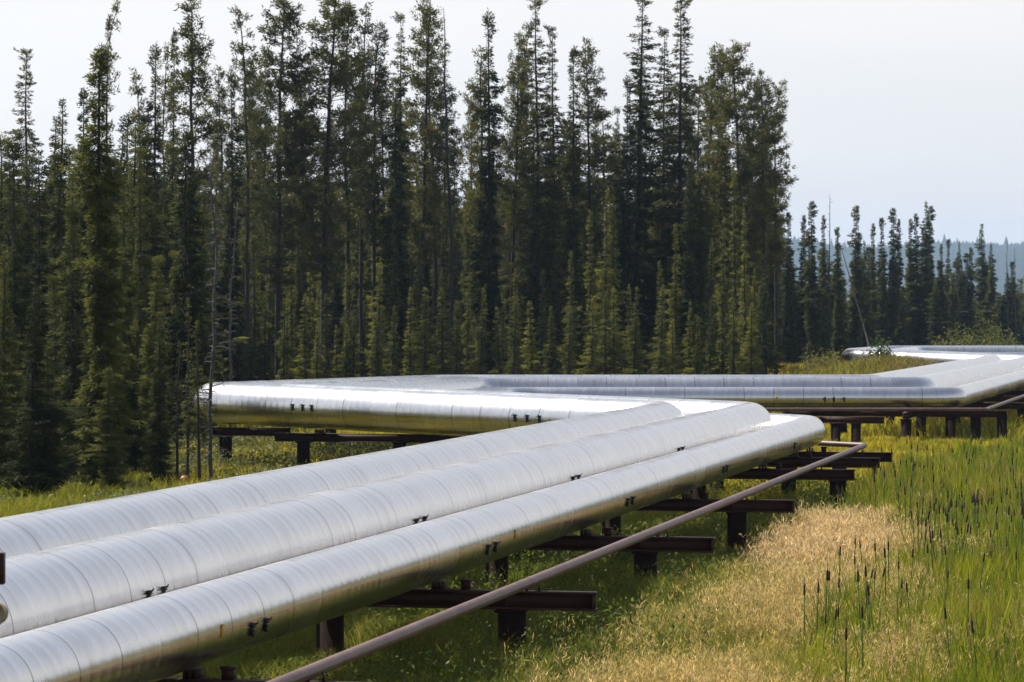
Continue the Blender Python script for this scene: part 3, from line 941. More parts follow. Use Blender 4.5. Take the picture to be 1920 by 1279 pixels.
# --- rows of trees nothing tells apart
rnd = random.Random(5)
GF = 'young spruces along the front of the tall forest'
def vnoise(u): return 55 * math.sin(u * 0.021 + 1.0) + 45 * math.sin(u * 0.057 + 2.2)
u = 425
while u < 1440:
    tree('Y', u + rnd.uniform(-6, 6), 470 + vnoise(u) + rnd.uniform(-70, 90), rnd.uniform(150, 168),
         'light green young spruce packed in the front row of the tall forest', GF, rnd.uniform(0.75, 1.1))
    u += rnd.uniform(14, 20)
u = 420
while u < 1430:
    tree('S', u + rnd.uniform(-8, 8), 395 + 0.6 * vnoise(u + 40) + rnd.uniform(-80, 60), rnd.uniform(170, 182),
         'dark middle-height spruce behind the front row of the tall forest', 'dark spruces in the second row of the forest', rnd.uniform(0.8, 1.1))
    u += rnd.uniform(17, 25)
u = 400
while u < 1470:
    tree('P' if rnd.random() < 0.55 else 'T', u + rnd.uniform(-8, 8), 175 + rnd.uniform(-60, 110), rnd.uniform(184, 205),
         'pine in the back rows of the tall forest, seen between other trunks', 'pines in the back rows of the forest', rnd.uniform(0.7, 1.0))
    u += rnd.uniform(26, 40)
u = 395
while u < 1470:
    tree('S', u + rnd.uniform(-8, 8), 385 + rnd.uniform(-70, 60), rnd.uniform(206, 226),
         'dim spruce deep inside the tall forest', 'dim spruces deep inside the forest', rnd.uniform(1.1, 1.5))
    u += rnd.uniform(26, 36)
u = -30
while u < 400:
    tree('S', u + rnd.uniform(-8, 8), 330 + rnd.uniform(-60, 110) + (0 if u < 240 else -40), rnd.uniform(96, 130),
         'dark spruce standing in the shade of the close end of the forest', 'dark spruces at the close end of the forest', rnd.uniform(0.9, 1.2))
    u += rnd.uniform(17, 25)
u = -40
while u < 345:
    tree('S', u + rnd.uniform(-7, 7), 285 + rnd.uniform(-45, 60) + 35 * math.sin(u * 0.045), rnd.uniform(112, 140),
         'dark spruce standing in the shade of the close end of the forest', 'dark spruces at the close end of the forest', rnd.uniform(1.2, 1.5))
    u += rnd.uniform(16, 23)
for (u, v, Y) in ((20, 600, 80), (95, 650, 73), (165, 620, 75), (215, 560, 79), (255, 640, 82), (285, 480, 88), (110, 520, 84), (-15, 620, 69), (150, 500, 88), (335, 470, 100), (365, 430, 106), (200, 690, 71)):
    tree('N', u, v, Y, 'bushy spruce with yellow-green branch ends in the close clump', 'bushy spruces in the close clump', rnd.uniform(0.9, 1.2))
u = 1448
while u < 1930:
    far = (u - 1448) / 480
    tree('F', u, 500 + 30 * far + rnd.uniform(-50, 45), 250 + 75 * far + rnd.uniform(-8, 25),
         'small dark spruce in the low far row beyond the tall forest', 'small spruces in the far row', rnd.uniform(1.1, 1.6))
    u += rnd.uniform(8.5, 13)
for k in range(30):
    tree('Y', 440 + k * 33 + rnd.uniform(-14, 14), 575 + rnd.uniform(-45, 55), rnd.uniform(143, 150),
         'short young spruce at the foot of the tall forest, low above the far pipes', 'short young spruces at the foot of the forest', rnd.uniform(1.0, 1.4))
print('trees', NTREE[0])


def deep_forest():
    rng = np.random.default_rng(404)
    Vs = []; n = 0
    protos = []
    for i in range(3):
        c, = [PROTO['F'][i][1]]
        a = np.empty(len(c.vertices) * 3, dtype=np.float32); c.vertices.foreach_get('co', a)
        protos.append(a.reshape(-1, 4, 3)[::4])
    for k in range(620):
        Y = rng.uniform(232, 330); u = rng.uniform(-120, 1470) if k < 480 else rng.uniform(1450, 1990)
        if u > 1450: Y += 110
        if u < 380 and rng.random() < 0.6: Y = rng.uniform(135, 230)
        vt = rng.uniform(330, 440) if u < 1450 else rng.uniform(520, 580)
        x = gx(u, Y); top = CAMZ - (vt - HOR) / F * Y
        p = protos[k % 3].copy(); cen_ = p.mean(axis=1, keepdims=True); p = cen_ + (p - cen_) * 1.9; s = top / 15.0
        th = rng.uniform(0, 6.28); ca, sa = math.cos(th), math.sin(th)
        w = 1.7 * s ** 0.5
        q = p.copy(); q[..., 0] = (p[..., 0] * ca - p[..., 1] * sa) * w + x; q[..., 1] = (p[..., 0] * sa + p[..., 1] * ca) * w + Y; q[..., 2] = p[..., 2] * s
        Vs.append(q.reshape(-1, 3)); n += len(p)
    V = np.concatenate(Vs)
    o = link('forest', mk('forest', V, [np.arange(len(V)).reshape(-1, 4)], M['sprucefar'])); tag(o, 'dim mass of spruces deep inside and behind the forest', 'forest', kind='stuff')


deep_forest()

# leaning dead trunk beyond the end of the tall forest
def leaning():
    a = np.array(P(1640, 655, 200.0)); b = np.array(P(1575, 455, 206.0))
    a[2] = gz(a[0], a[1])
    root = empty('dead_tree', tuple(a)); tag(root, 'dead trunk leaning steeply out of the grass beyond the far pipe loop', 'dead tree')
    mb = MB(); d = b - a
    mb.tube([d * 0, d * 0.4 + np.array([0.1, 0, -0.15]), d * 0.8, d], [0.06, 0.05, 0.032, 0.015], 8)
    tw = mb; rng = np.random.default_rng(3)
    for i in range(26):
        f = rng.uniform(0.25, 1); p0 = d * f; e = rng.normal(0, 1, 3); L = rng.uniform(0.2, 0.6)
        tw.tube([p0, p0 + unit(e) * L], [0.014, 0.005], 4, cap=False)
    link('trunk', mb.mesh('trunk', M['bark'], smooth=True), root)


leaning()

# ------------------------------------------------------------------ shrubs
def shrub(u, Y, w, h, label, mat, seed, n=2600, leaf=(0.16, 0.10), group=None):
    rng = np.random.default_rng(seed)
    x = gx(u, Y)
    root = empty('shrub', (x, Y, float(gz(x, Y)) - 0.05)); tag(root, label, 'shrub', group)
    st = MB(); C = []; D = []
    for i in range(22):
        az = rng.uniform(0, 6.283); rr = w / 2 * math.sqrt(rng.random()); hh = h * (1 - 0.45 * (rr / (w / 2)) ** 2) * rng.uniform(0.7, 1.1)
        tip = np.array([rr * math.cos(az), rr * math.sin(az), hh])
        base = tip * np.array([0.25, 0.25, 0.0])
        mid = (base + tip) / 2 + rng.normal(0, 0.06, 3)
        st.tube([base, mid, tip], [0.02, 0.014, 0.005], 4, cap=False)
        m = n // 22
        f = rng.uniform(0.25, 1.05, m)[:, None]
        c = base + (tip - base) * f + rng.normal(0, 0.10 + 0.06 * w, (m, 3)) * np.array([1, 1, 0.8])
        C.append(c); D.append(unit(rng.normal(0, 1, (m, 3)) + np.array([0, 0, 0.3])))
    C = np.concatenate(C); D = np.concatenate(D); C[:, 2] = np.maximum(C[:, 2], 0.05)
    V, Q = sprays(C, D, leaf[0] * rng.uniform(0.6, 1.3, len(C)), leaf[1] * rng.uniform(0.6, 1.3, len(C)), rng)
    link('stems', st.mesh('stems', M['bark']), root)
    link('foliage', mk('foliage', V, [Q], M[mat]), root)


shrub(1848, 205, 3.8, 3.9, 'big yellow-green shrub in front of the far spruces, tallest of its group', 'shrub', 1)
shrub(1790, 206, 3.2, 3.0, 'rounded yellowish shrub behind the farthest pipe, beside the tallest shrub', 'shrub', 2)
shrub(1885, 207, 2.4, 2.7, 'low yellow shrub at the foot of the spindly dead pair', 'shrub', 3)
shrub(1650, 158.5, 1.3, 2.3, 'green sapling-like bush standing in front of the end of the far pipe loop', 'shrubgreen', 4, 2200, (0.14, 0.08))
shrub(1668, 155, 1.1, 0.9, 'dark low bush at the foot of the green sapling-like bush', 'shrubgreen', 5, 1800)
shrub(1560, 190, 3.0, 1.6, 'reddish-green bush at the edge of the grass below the end of the tall forest', 'shrub', 6)
shrub(1008, 50.5, 1.1, 1.05, 'bright green leafy bush under the pipes behind the nearest free beam end', 'shrubgreen', 7, 1500, (0.11, 0.07))
shrub(1205, 52.0, 0.9, 0.9, 'pale green leafy bush under the pipes between two posts', 'shrubgreen', 8, 1200, (0.11, 0.07))

# small orange thing among the thin stems, white cap at the far edge
mb = MB()
ph = np.linspace(0.06, math.pi - 0.06, 10)
mb.tube([(0, 0, -0.11 * math.cos(a)) for a in ph], [0.11 * math.sin(a) for a in ph], 16)
x0, y0, z0 = P(346, 899, 76.0)
o = link('orange_marker', mb.mesh('orange_marker', M['orange'], smooth=True), None, (x0, y0, z0))
o.rotation_euler = (0.4, 0.5, 0)
mb2 = MB(); mb2.tube([(0, 0, -0.1), (0.0, 0, -(z0 - float(gz(x0, y0))) - 0.1)], [0.014, 0.014], 6)
link('stake', mb2.mesh('stake', M['bark']), o).rotation_euler = (0, 0, 0)
o.rotation_euler = (0, 0, 0.5); o.scale = (1, 1, 0.85)
tag(o, 'small round orange marker among the thin stems beside the pipe corner', 'marker')
# ------------------------------------------------------------------ grass and reeds
def blades(x, y, h, w, lean, col, rng, z=None, tipw=0.0):
    """three-joint blades as arrays"""
    n = len(x)
    z = gz(x, y) if z is None else z
    az = rng.uniform(0, 6.283, n); fa = rng.uniform(0, 6.283, n)
    lx = np.cos(az) * lean * h; ly = np.sin(az) * lean * h
    sx = np.cos(fa) * w / 2; sy = np.sin(fa) * w / 2
    b = np.stack([x, y, z - 0.03], -1)
    m = np.stack([x + lx * 0.28, y + ly * 0.28, z + h * 0.56], -1)
    t = np.stack([x + lx, y + ly, z + h * (1 - 0.25 * lean)], -1)
    s = np.stack([sx, sy, np.zeros(n)], -1)
    V = np.stack([b - s, b + s, m + s * 0.85, m - s * 0.85, t], 1).reshape(-1, 3)
    k = np.arange(n)[:, None] * 5
    Q = k + np.array([[0, 1, 2, 3]]); T = k + np.array([[3, 2, 4]])
    C = np.repeat(col, 5, axis=0)
    return V, Q, T, C


class Stuff:
    def __init__(s): s.V = []; s.Q = []; s.T = []; s.C = []; s.n = 0
    def add(s, V, Q, T, C):
        s.V.append(V); s.C.append(C)
        if Q is not None and len(Q): s.Q.append(Q + s.n)
        if T is not None and len(T): s.T.append(T + s.n)
        s.n += len(V)
    def build(s, name, mat):
        Fs = []
        if s.Q: Fs.append(np.concatenate(s.Q))
        if s.T: Fs.append(np.concatenate(s.T))
        return link(name, mk(name, np.concatenate(s.V), Fs, mat, col=np.concatenate(s.C)))


def tufts(x, y, u, per, spread, rng):
    """turn tuft centres into blade positions plus the tuft's own random number"""
    n = len(x); r = rng.random(n)
    i = np.repeat(np.arange(n), per)
    dx = rng.normal(0, spread, len(i)); dy = rng.normal(0, spread, len(i))
    return x[i] + dx, y[i] + dy, u[i], r[i]


def sm(a, b, x): 
    t = np.clip((x - a) / (b - a), 0, 1); return t * t * (3 - 2 * t)


def patch(x, y, f=1.0, s=0.0):
    return 0.5 + 0.25 * np.sin(x * 0.9 * f + 1.1 + s + 1.3 * np.sin(y * 0.37 * f)) + 0.25 * np.sin(y * 0.55 * f + 2.0 * s + 1.7 * np.sin(x * 0.6 * f + s))


def qcoord(x, y):
    return x * NL[0] + y * NL[1]


def sample_uY(n, Y0, Y1, u0, u1, rng, p=1.0):
    # uniform over ground area inside the view wedge
    Y = np.sqrt(rng.uniform(Y0 ** 2, Y1 ** 2, n)); u = rng.uniform(u0, u1, n)
    return gx(u, Y), Y, u


def mixc(a, b, t):
    t = t[:, None]
    return np.array(a)[None, :] * (1 - t) + np.array(b)[None, :] * t


TAN = (0.54, 0.405, 0.185); STRAW = (0.40, 0.31, 0.066); OLIVE = (0.20, 0.205, 0.012); GREEN = (0.095, 0.155, 0.007); YEL = (0.42, 0.35, 0.012); DKG = (0.045, 0.075, 0.02)

tanx, marx = None, None
def zones(x, y, u):
    q = qcoord(x, y)
    j1 = patch(x, y, 0.8, 3.1) - 0.5; j2 = patch(x, y, 2.6, 4.4) - 0.5
    rz = np.modf(np.abs(np.sin(np.round(x * 4) * 12.9898 + np.round(y * 4) * 78.233)) * 43758.5453)[0] - 0.5
    u = u + 170 * j1 + 90 * j2 + 90 * rz; y = y + 5.0 * j2 + 3 * j1 + 4.0 * rz; q = q + 0.8 * j1 + 0.5 * j2 + 0.7 * rz
    tan_core = sm(1390, 1560, u) * (1 - sm(1640, 1800, u)) * sm(43, 50, y) * (1 - sm(54, 61, y))
    near_tan = sm(6.7, 5.4, q) * (1 - sm(45, 60, y)) * (1 - sm(1700, 1900, u))
    marsh = np.maximum(sm(58, 63, y) * sm(1480, 1580, u) * (1 - sm(86, 99, y)), sm(1720, 1800, u) * sm(44, 48, y) * (1 - sm(86, 99, y)))
    marsh = np.maximum(marsh, sm(1540, 1860, u) * 0.55 * (1 - sm(46, 52, y)))
    marsh = np.maximum(marsh, 0.5 * np.exp(-((u - 1630) / 75.0) ** 2 - ((y - 38.5) / 4.5) ** 2))
    marsh = marsh * sm(7.2, 6.4, q)
    marsh = np.maximum(marsh, 0)
    return q, tan_core, near_tan, marsh


g = Stuff()
rng = np.random.default_rng(21)
# (1) general sward over everything near, coloured by place
for (n, Y0, Y1, u0, u1, wk) in ((150000, 31, 46, -60, 1990, 1.0), (130000, 46, 66, -40, 1960, 1.5), (110000, 66, 108, -40, 1960, 2.3)):
    x, y, u = sample_uY(n // 14, Y0, Y1, u0, u1, rng)
    x, y, u, tr_ = tufts(x, y, u, 18, 0.075 + 0.02 * wk, rng); n = len(x)
    q, tc_, nt_, ma_ = zones(x, y, u)
    left = q > 12.6
    under = (q <= 12.9) & (q > 6.3)
    pt = patch(x, y); p2 = patch(x, y, 2.3, 1.7)
    t = np.clip(0.25 + 0.6 * pt * nt_ + 0.9 * tc_ - 0.5 * ma_, 0, 1)
    t = np.clip(t + 0.7 * (tr_ - 0.5) + rng.normal(0, 0.10, n), 0, 1)
    c = mixc(GREEN, STRAW, t) * (0.7 + 0.6 * rng.random(n))[:, None]
    yl = (left | (y > 66)) & (q > 6)
    cy = mixc(OLIVE, YEL, np.clip(p2 * 1.1 + rng.normal(0, .15, n) - 0.9 * (left & (u < 330)), 0, 1)) * (0.75 + 0.5 * rng.random(n))[:, None]  # less yellow by the close trees: their shade put into the blade colour
    c = np.where(yl[:, None], cy, c)
    h = np.where(under, 0.38, 0.52) * (0.45 + 0.8 * np.modf(tr_ * 7.3)[0] + 0.3 * rng.random(n)) * (0.8 + 0.5 * p2) * (1 - 0.25 * (y > 70)) * (1 - 0.35 * (y > 88))
    g.add(*blades(x, y, h, 0.011 * wk * (0.6 + 0.9 * rng.random(n)), 0.25 + 0.5 * rng.random(n), c, rng))
# (2) grass farther off
n = 90000
x, y, u = sample_uY(n, 108, 235, 380, 1960, rng)
p2 = patch(x, y, 0.5, 0.3)
c = mixc(OLIVE, YEL, np.clip(p2 * 0.9 + rng.normal(0, .2, n), 0, 1)) * (0.7 + 0.5 * rng.random(n))[:, None]
red = (y > 125) & (rng.random(n) < 0.3)
c = np.where(red[:, None], np.array((0.17, 0.10, 0.05))[None, :] * (0.7 + 0.6 * rng.random(n))[:, None], c)
g.add(*blades(x, y, 0.5 * (0.5 + 0.9 * rng.random(n)), 0.05 * (0.6 + 0.9 * rng.random(n)), 0.3 + 0.4 * rng.random(n), c, rng))
x, y, u = sample_uY(26000, 128, 170, 1420, 1900, rng)
c = mixc(OLIVE, (0.22, 0.16, 0.06), np.clip(patch(x, y, 0.8) + rng.normal(0, .2, len(x)), 0, 1)) * (0.7 + 0.5 * rng.random(len(x)))[:, None]
g.add(*blades(x, y, 0.6 * (0.5 + 0.9 * rng.random(len(x))), 0.05 * (0.6 + 0.9 * rng.random(len(x))), 0.3 + 0.4 * rng.random(len(x)), c, rng))
o = g.build('grass', M['blade']); tag(o, 'mixed green and yellow grass over the marshy ground', 'grass', kind='stuff')

# (3) dry feathery grass with pale seed heads
g = Stuff()
for (n, Y0, Y1, u0, u1, wk) in ((60000, 31.5, 46, 600, 1960, 1.0), (52000, 46, 63, 1050, 1900, 1.35)):
    x, y, u = sample_uY(n // 9, Y0, Y1, u0, u1, rng)
    x, y, u, tr_ = tufts(x, y, u, 11, 0.10, rng); n = len(x)
    q, tc_, nt_, ma_ = zones(x, y, u)
    pt = patch(x, y, 1.4, 0.6)
    prob = np.clip(1.1 * tc_ * (0.3 + 0.8 * pt) + nt_ * (0.12 + 0.62 * pt ** 1.3) - 0.35 * ma_ * (1 - tc_), 0.03, 1) * sm(7.6, 6.2, q)
    k = np.modf(tr_ * 13.7)[0] < prob
    x, y, u, tcx, pt, tr_ = x[k], y[k], u[k], tc_[k], pt[k], tr_[k]; n = len(x)
    h = (0.36 + 0.36 * tr_ + 0.1 * rng.random(n)) * (0.9 + 0.25 * pt)
    t = np.clip(0.35 + 0.75 * tcx + 0.35 * (pt - 0.5) + 0.5 * (np.modf(tr_ * 5.1)[0] - 0.5) + rng.normal(0, .12, n), 0, 1)
    c = mixc(STRAW, TAN, t) * (0.75 + 0.5 * rng.random(n))[:, None]
    # stalks
    g.add(*blades(x, y, h, 0.005 * wk * np.ones(n), 0.12 + 0.3 * rng.random(n), c * 0.8, rng))
    # seed heads: small kites round the top
    m = 8
    cx = np.repeat(np.stack([x, y, gz(x, y) + h * 0.86], -1), m, axis=0)
    cx = cx + rng.normal(0, 1, cx.shape) * np.array([0.028, 0.028, 0.075])
    d = unit(rng.normal(0, 0.55, cx.shape) + np.array([0, 0, 1.0]))
    V, Q = sprays(cx, d, (0.075 * wk) * rng.uniform(0.5, 1.4, len(cx)), (0.009 * wk) * rng.uniform(0.6, 1.4, len(cx)), rng)
    cc = np.repeat(np.repeat(c * 1.15, m, axis=0) * (0.55 + 0.8 * rng.random(len(cx)))[:, None], 4, axis=0)
    g.add(V, Q, None, cc)
o = g.build('dry_grass', M['blade']); tag(o, 'dry tan feathery grass beside the pipe supports', 'grass', kind='stuff')

# (4) reeds: leaves of the cattail bed
g = Stuff()
for (n, Y0, Y1, u0, u1, wk, dens) in ((52000, 31, 47, 1380, 1990, 1.0, 0.8), (60000, 45, 66, 1380, 1960, 1.25, 1.0), (80000, 62, 104, 1420, 1950, 1.7, 1.0)):
    x, y, u = sample_uY(n // 6, Y0, Y1, u0, u1, rng)
    x, y, u, tr_ = tufts(x, y, u, 8, 0.06, rng); n = len(x)
    q, tc_, nt_, ma_ = zones(x, y, u)
    pt = patch(x, y, 1.9, 2.2)
    k = np.modf(tr_ * 11.3)[0] < ma_ * dens * (0.45 + 0.55 * pt)
    x, y, u, pt, tr_ = x[k], y[k], u[k], pt[k], tr_[k]; n = len(x)
    t = np.clip(rng.normal(0.45, 0.15, n) + 0.3 * (pt - .5) + 0.9 * (tr_ - 0.5), 0, 1)
    c = mixc((0.040, 0.095, 0.005), (0.29, 0.30, 0.010), t) * (0.75 + 0.5 * rng.random(n))[:, None]
    br = (np.modf(tr_ * 23.1)[0] < 0.12) | (rng.random(n) < 0.05)
    c = np.where(br[:, None], np.array((0.30, 0.20, 0.075))[None, :], c)
    h = (1.0 - 0.38 * sm(75, 95, y)) * (0.5 + 0.5 * np.modf(tr_ * 3.7)[0] + 0.15 * rng.random(n))
    g.add(*blades(x, y, h, 0.017 * wk * (0.6 + 0.8 * rng.random(n)), 0.1 + 0.28 * rng.random(n) ** 1.5, c, rng))
o = g.build('reeds', M['blade']); tag(o, 'dense bright green reed leaves of the cattail bed', 'reeds', kind='stuff')

# (5) weeds: low broad leaves under and between the pipes and along the forest
g = Stuff()
n = 170000
x, y, u = sample_uY(n, 31, 76, 100, 1620, rng)
q = qcoord(x, y)
k = (q > 5.6) & (q < 13.2) & (rng.random(n) < 0.35 + 0.65 * patch(x, y, 2.0, 0.9))
x, y, q = x[k], y[k], q[k]; n = len(x)
hh = (0.15 + 0.5 * rng.random(n)) * (0.6 + 0.7 * patch(x, y, 1.2, 0.2))
ctr = np.stack([x, y, gz(x, y) + hh], -1)
d = unit(rng.normal(0, 1, (n, 3)) + np.array([0, 0, 0.4]))
V, Q = sprays(ctr, d, 0.055 * rng.uniform(0.5, 1.6, n), 0.024 * rng.uniform(0.5, 1.6, n), rng)
c = mixc(DKG, (0.17, 0.21, 0.025), rng.random(n)); fl = rng.random(n) < 0.05
c = np.where(fl[:, None], np.array((0.22, 0.20, 0.10))[None, :], c)
g.add(V, Q, None, np.repeat(c, 4, axis=0))
n = 40000
x, y, u = sample_uY(n, 60, 100, -20, 900, rng)
q = qcoord(x, y); k = q > 13.0
x, y = x[k], y[k]; n = len(x)
ctr = np.stack([x, y, gz(x, y) + 0.25 + 0.5 * rng.random(n) * patch(x, y, 1.1, 0.2)], -1)
d = unit(rng.normal(0, 1, (n, 3)) + np.array([0, 0, 0.6]))
V, Q = sprays(ctr, d, 0.10 * rng.uniform(0.6, 1.4, n), 0.04 * rng.uniform(0.6, 1.4, n), rng)
c = mixc(DKG, (0.20, 0.20, 0.06), rng.random(n)); fl = rng.random(n) < 0.07
c = np.where(fl[:, None], np.array((0.27, 0.26, 0.17))[None, :], c)
g.add(V, Q, None, np.repeat(c, 4, axis=0))
o = g.build('weeds', M['blade']); tag(o, 'low leafy weeds under the pipes and along the forest edge', 'weeds', kind='stuff')

# ------------------------------------------------------------------ cattails, each a plant of its own
def cattail_parts(seed):
    rng = np.random.default_rng(seed)
    st = MB(); st.tube([(0, 0, -0.05), (0.01, 0, 0.6), (0.0, 0.01, 1.16)], [0.011, 0.009, 0.007], 5)
    hd = MB(); hd.tube([(0, 0.01, 1.16), (0, 0.01, 1.17), (0, 0.01, 1.27), (0, 0.01, 1.285), (0, 0.01, 1.29), (0, 0.01, 1.37)], [0.006, 0.0135, 0.0125, 0.008, 0.004, 0.003], 8)
    n = 7
    V, Q, T, C = blades(np.zeros(n) + rng.normal(0, .02, n), rng.normal(0, .02, n), rng.uniform(0.75, 1.3, n), np.full(n, 0.018), rng.uniform(0.06, 0.3, n), np.ones((n, 3)), rng, z=np.zeros(n))
    return st.mesh('stem', M['catleaf'], smooth=True), hd.mesh('seed_head', M['cathead'], smooth=True), mk('leaves', V, [Q, T], M['catleaf'])


CAT = [cattail_parts(i) for i in range(5)]
NC = [0]


def cattail(u, v, label, group, zh=None):
    s = rnd.uniform(0.78, 1.08)
    zh = 1.22 * s
    Y = (CAMZ - zh) * F / (v - HOR)
    x = gx(u, Y)
    root = empty('cattail', (x, Y, float(gz(x, Y))), rnd.uniform(0, 6.28)); root.scale = (s, s, s)
    root.rotation_euler = (rnd.gauss(0, .07), rnd.gauss(0, .07), root.rotation_euler.z)
    tag(root, label, 'cattail', group)
    a, b, c = CAT[NC[0] % len(CAT)]
    link('stem', a, root); link('seed_head', b, root); link('leaves', c, root)
    NC[0] += 1


NEAR = [(1602, 1011), (1627, 1017), (1649, 1025), (1669, 1029), (1665, 1049), (1702, 1046), (1605, 1065), (1614, 1083), (1622, 1081), (1628, 1079), (1633, 1092), (1602, 1085),
        (1652, 1104), (1685, 1072), (1688, 1106), (1718, 1110), (1506, 1102), (1527, 1102), (1547, 1088), (1567, 1100), (1622, 1136), (1629, 1125), (1554, 1143), (1564, 1142),
        (1537, 1152), (1582, 1182), (1570, 1049), (1545, 1080)]
for (u, v) in NEAR:
    cattail(u, v, 'dark-headed cattail in the small stand rising from the dry tan grass', 'cattails standing in the dry grass')
NEAR2 = [(1728, 984), (1761, 994), (1757, 1000), (1749, 1029), (1783, 1026), (1822, 1041), (1860, 1031), (1869, 1001), (1883, 1015), (1840, 989), (1808, 993), (1797, 997), (1785, 966),
         (1769, 1084), (1816, 1100), (1791, 1142), (1841, 1161), (1892, 995), (1905, 1030), (1730, 970), (1722, 950), (1850, 960)]
for (u, v) in NEAR2:
    cattail(u, v, 'dark-headed cattail at the near edge of the green reed bed', 'cattails at the near edge of the reed bed')
for i in range(130):
    v = 800 + 190 * rnd.random() ** 0.8
    lo = 1660 if v < 850 else (1640 if v < 900 else 1690 if v > 940 else 1640)
    uu = rnd.uniform(lo, 1925)
    if rnd.random() < 0.5 and i: uu, v = last[0] + rnd.gauss(0, 14), last[1] + rnd.gauss(0, 7)
    last = (uu, v)
    cattail(max(lo, uu), max(800, v), 'small dark-headed cattail deep in the green reed bed', 'cattails deep in the reed bed')

# ------------------------------------------------------------------ distant hill with its wood
def hill_z(x, y):
    prof = 128 + 9 * np.sin(x / 420.0 + 2.4) + 5 * np.sin(x / 150.0) + 2.5 * np.sin(x / 61.0) - 0.012 * (x - 700)
    return prof * sm(4300, 6300, y) * (1 - 0.35 * sm(6800, 8500, y)) - 2 + 5 * np.sin(x / 210.0 + y / 300.0) * sm(4500, 5200, y)


xs = np.linspace(-3000, 3600, 110); ys = np.linspace(4200, 8600, 60)
X, Y = np.meshgrid(xs, ys); Z = hill_z(X, Y)
V = np.stack([X, Y, Z], -1).reshape(-1, 3); nx = len(xs)
i = np.arange(len(ys) - 1)[:, None] * nx; j = np.arange(nx - 1)[None, :]
Q = np.stack([i + j, i + j + 1, i + nx + j + 1, i + nx + j], -1).reshape(-1, 4)
o = link('hill', mk('hill', V, [Q], M['hillwood'], smooth=True)); tag(o, 'long low wooded hill fading blue behind the far spruces', 'hill', kind='structure')
rng = np.random.default_rng(77)
n = 42000
y = rng.uniform(4300, 6500, n); u = rng.uniform(1380, 1960, n); x = gx(u, y)
hh = rng.uniform(8, 17, n) * (0.7 + 0.6 * rng.random(n)) * (0.6 + 0.8 * patch(x / 40, y / 60)); z = hill_z(x, y)
big = rng.random(n) < 0.03; hh = np.where(big, hh * 1.5, hh)
th = np.linspace(0, 2 * math.pi, 6)[:-1]
ring = np.stack([np.cos(th), np.sin(th)], -1)
rr = hh * rng.uniform(0.16, 0.34, n)
base = np.stack([x, y, z - 0.5], -1)[:, None, :] + np.concatenate([ring[None] * rr[:, None, None], np.zeros((n, 5, 1))], -1)
top = np.stack([x, y, z + hh], -1)[:, None, :]
V = np.concatenate([base, top], 1).reshape(-1, 3)
k = np.arange(n)[:, None, None] * 6
T = (k + np.array([[[a, (a + 1) % 5, 5] for a in range(5)]])).reshape(-1, 3)
o = link('distant_forest', mk('distant_forest', V, [T], M['hillwood'])); tag(o, 'dense conifer wood covering the far blue hill', 'forest', kind='stuff')

# scrub and lower trees filling the plain between the far row and the hill
n = 14000
y = 1500 + 2800 * rng.random(n); u = rng.uniform(1400, 1960, n); x = gx(u, y)
hh = rng.uniform(5, 9, n); rr = hh * rng.uniform(0.12, 0.2, n)
base = np.stack([x, y, np.zeros(n) - 0.5], -1)[:, None, :] + np.concatenate([ring[None] * rr[:, None, None], np.zeros((n, 5, 1))], -1)
top = np.stack([x, y, hh], -1)[:, None, :]
V = np.concatenate([base, top], 1).reshape(-1, 3)
k = np.arange(n)[:, None, None] * 6
T = (k + np.array([[[a, (a + 1) % 5, 5] for a in range(5)]])).reshape(-1, 3)
o = link('lowland_forest', mk('lowland_forest', V, [T], M['hillwood'])); tag(o, 'low dense wood on the plain before the far hill', 'forest', kind='stuff')

# ------------------------------------------------------------------ haze
HAZE = True
if HAZE:
    mb = MB(); mb.box((0, 0, 119), 18800, 18800, 242)
    m, nt, out = newmat('haze_air')
    v = N(nt, 'ShaderNodeVolumePrincipled'); v.inputs['Color'].default_value = (0.50, 0.70, 1.0, 1); v.inputs['Density'].default_value = 0.00009; v.inputs['Anisotropy'].default_value = 0.35
    nt.links.new(v.outputs[0], out.inputs['Volume'])
    o = link('haze', mb.mesh('haze', m)); tag(o, 'thin blue summer haze over the land', 'haze', kind='stuff')

# ------------------------------------------------------------------ camera, sun, sky
cam = bpy.data.cameras.new('Camera'); co = bpy.data.objects.new('Camera', cam); COL.objects.link(co)
co.location = (0, 0, CAMZ); co.rotation_euler = (R(90), 0, 0)
cam.sensor_width = 36; cam.lens = F / 1920 * 36; cam.shift_y = -(639.5 - HOR) / 1920
cam.clip_start = 0.5; cam.clip_end = 25000
cam.dof.use_dof = True; cam.dof.focus_distance = 46; cam.dof.aperture_fstop = 7.0
SC.camera = co

SUN_AZ = R(-52)      # measured from the view direction, negative = towards the forest's close end
SUN_EL = R(50)
sd = bpy.data.lights.new('Sun', 'SUN'); so = bpy.data.objects.new('Sun', sd); COL.objects.link(so)
sd.energy = 5.0; sd.angle = R(0.53); sd.color = (1.0, 0.95, 0.87)
from mathutils import Vector
dirv = Vector((math.sin(SUN_AZ) * math.cos(SUN_EL), math.cos(SUN_AZ) * math.cos(SUN_EL), math.sin(SUN_EL)))
so.rotation_euler = (-dirv).to_track_quat('-Z', 'Y').to_euler()
so.location = (0, 0, 60)

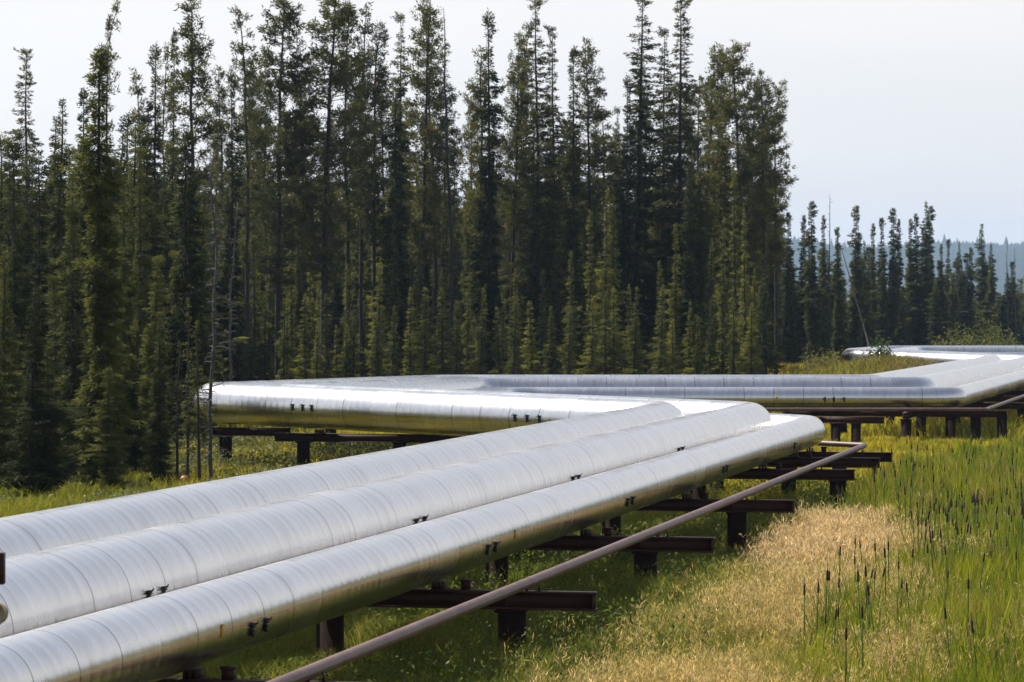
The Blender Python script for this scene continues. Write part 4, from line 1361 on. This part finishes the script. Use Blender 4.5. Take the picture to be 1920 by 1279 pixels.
w = bpy.data.worlds.new('World'); SC.world = w; w.use_nodes = True
nt = w.node_tree; nt.nodes.clear()
out = N(nt, 'ShaderNodeOutputWorld'); bg = N(nt, 'ShaderNodeBackground')
sky = N(nt, 'ShaderNodeTexSky', sky_type='NISHITA'); sky.sun_disc = False
sky.sun_elevation = SUN_EL; sky.sun_rotation = SUN_AZ; sky.altitude = 500; sky.air_density = 1.0; sky.dust_density = 2.6; sky.ozone_density = 1.0
hs = N(nt, 'ShaderNodeHueSaturation'); hs.inputs['Saturation'].default_value = 0.66; nt.links.new(sky.outputs[0], hs.inputs['Color']); 
# thin veil of high cloud ahead and overhead, clear blue sky behind the viewer
tc = N(nt, 'ShaderNodeTexCoord'); sx = N(nt, 'ShaderNodeSeparateXYZ'); nt.links.new(tc.outputs['Generated'], sx.inputs[0])
mp = N(nt, 'ShaderNodeMapping'); mp.inputs['Scale'].default_value = (1.3, 2.6, 9.0); nt.links.new(tc.outputs['Generated'], mp.inputs[0])
cn = N(nt, 'ShaderNodeTexNoise'); cn.inputs['Scale'].default_value = 1.6; cn.inputs['Detail'].default_value = 7; cn.inputs['Roughness'].default_value = 0.55
nt.links.new(mp.outputs[0], cn.inputs['Vector'])
low = math_node(nt, 'SUBTRACT', 1.05, math_node(nt, 'MULTIPLY', sx.outputs['Z'], 2.3))
fwd = math_node(nt, 'MULTIPLY_ADD', sx.outputs['Y'], 0.65, 0.32)
cfw = N(nt, 'ShaderNodeClamp'); nt.links.new(fwd, cfw.inputs[0])
clw = N(nt, 'ShaderNodeClamp'); nt.links.new(low, clw.inputs[0])
veil = math_node(nt, 'MULTIPLY', clw.outputs[0], cfw.outputs[0])
veil = math_node(nt, 'MULTIPLY', veil, math_node(nt, 'MULTIPLY_ADD', cn.outputs['Fac'], 1.5, 0.12))
cl = N(nt, 'ShaderNodeClamp'); nt.links.new(veil, cl.inputs[0]); cl.inputs[1].default_value = 0.0; cl.inputs[2].default_value = 0.85
mxs = N(nt, 'ShaderNodeMix', data_type='RGBA'); nt.links.new(cl.outputs[0], mxs.inputs['Factor']); nt.links.new(hs.outputs[0], mxs.inputs['A']); mxs.inputs['B'].default_value = (6.9, 6.4, 6.05, 1)
nt.links.new(mxs.outputs['Result'], bg.inputs['Color'])
bg.inputs['Strength'].default_value = 0.115
nt.links.new(bg.outputs[0], out.inputs['Surface'])

SC.view_settings.view_transform = 'Standard'; SC.view_settings.look = 'None'; SC.view_settings.exposure = 0.47; SC.view_settings.gamma = 1.0
SC.cycles.max_bounces = 8; SC.cycles.diffuse_bounces = 3; SC.cycles.glossy_bounces = 4; SC.cycles.transmission_bounces = 3; SC.cycles.volume_bounces = 1; SC.cycles.transparent_max_bounces = 8
SC.cycles.use_denoising = True
SC.cycles.sample_clamp_indirect = 6
SC.cycles.filter_width = 1.5
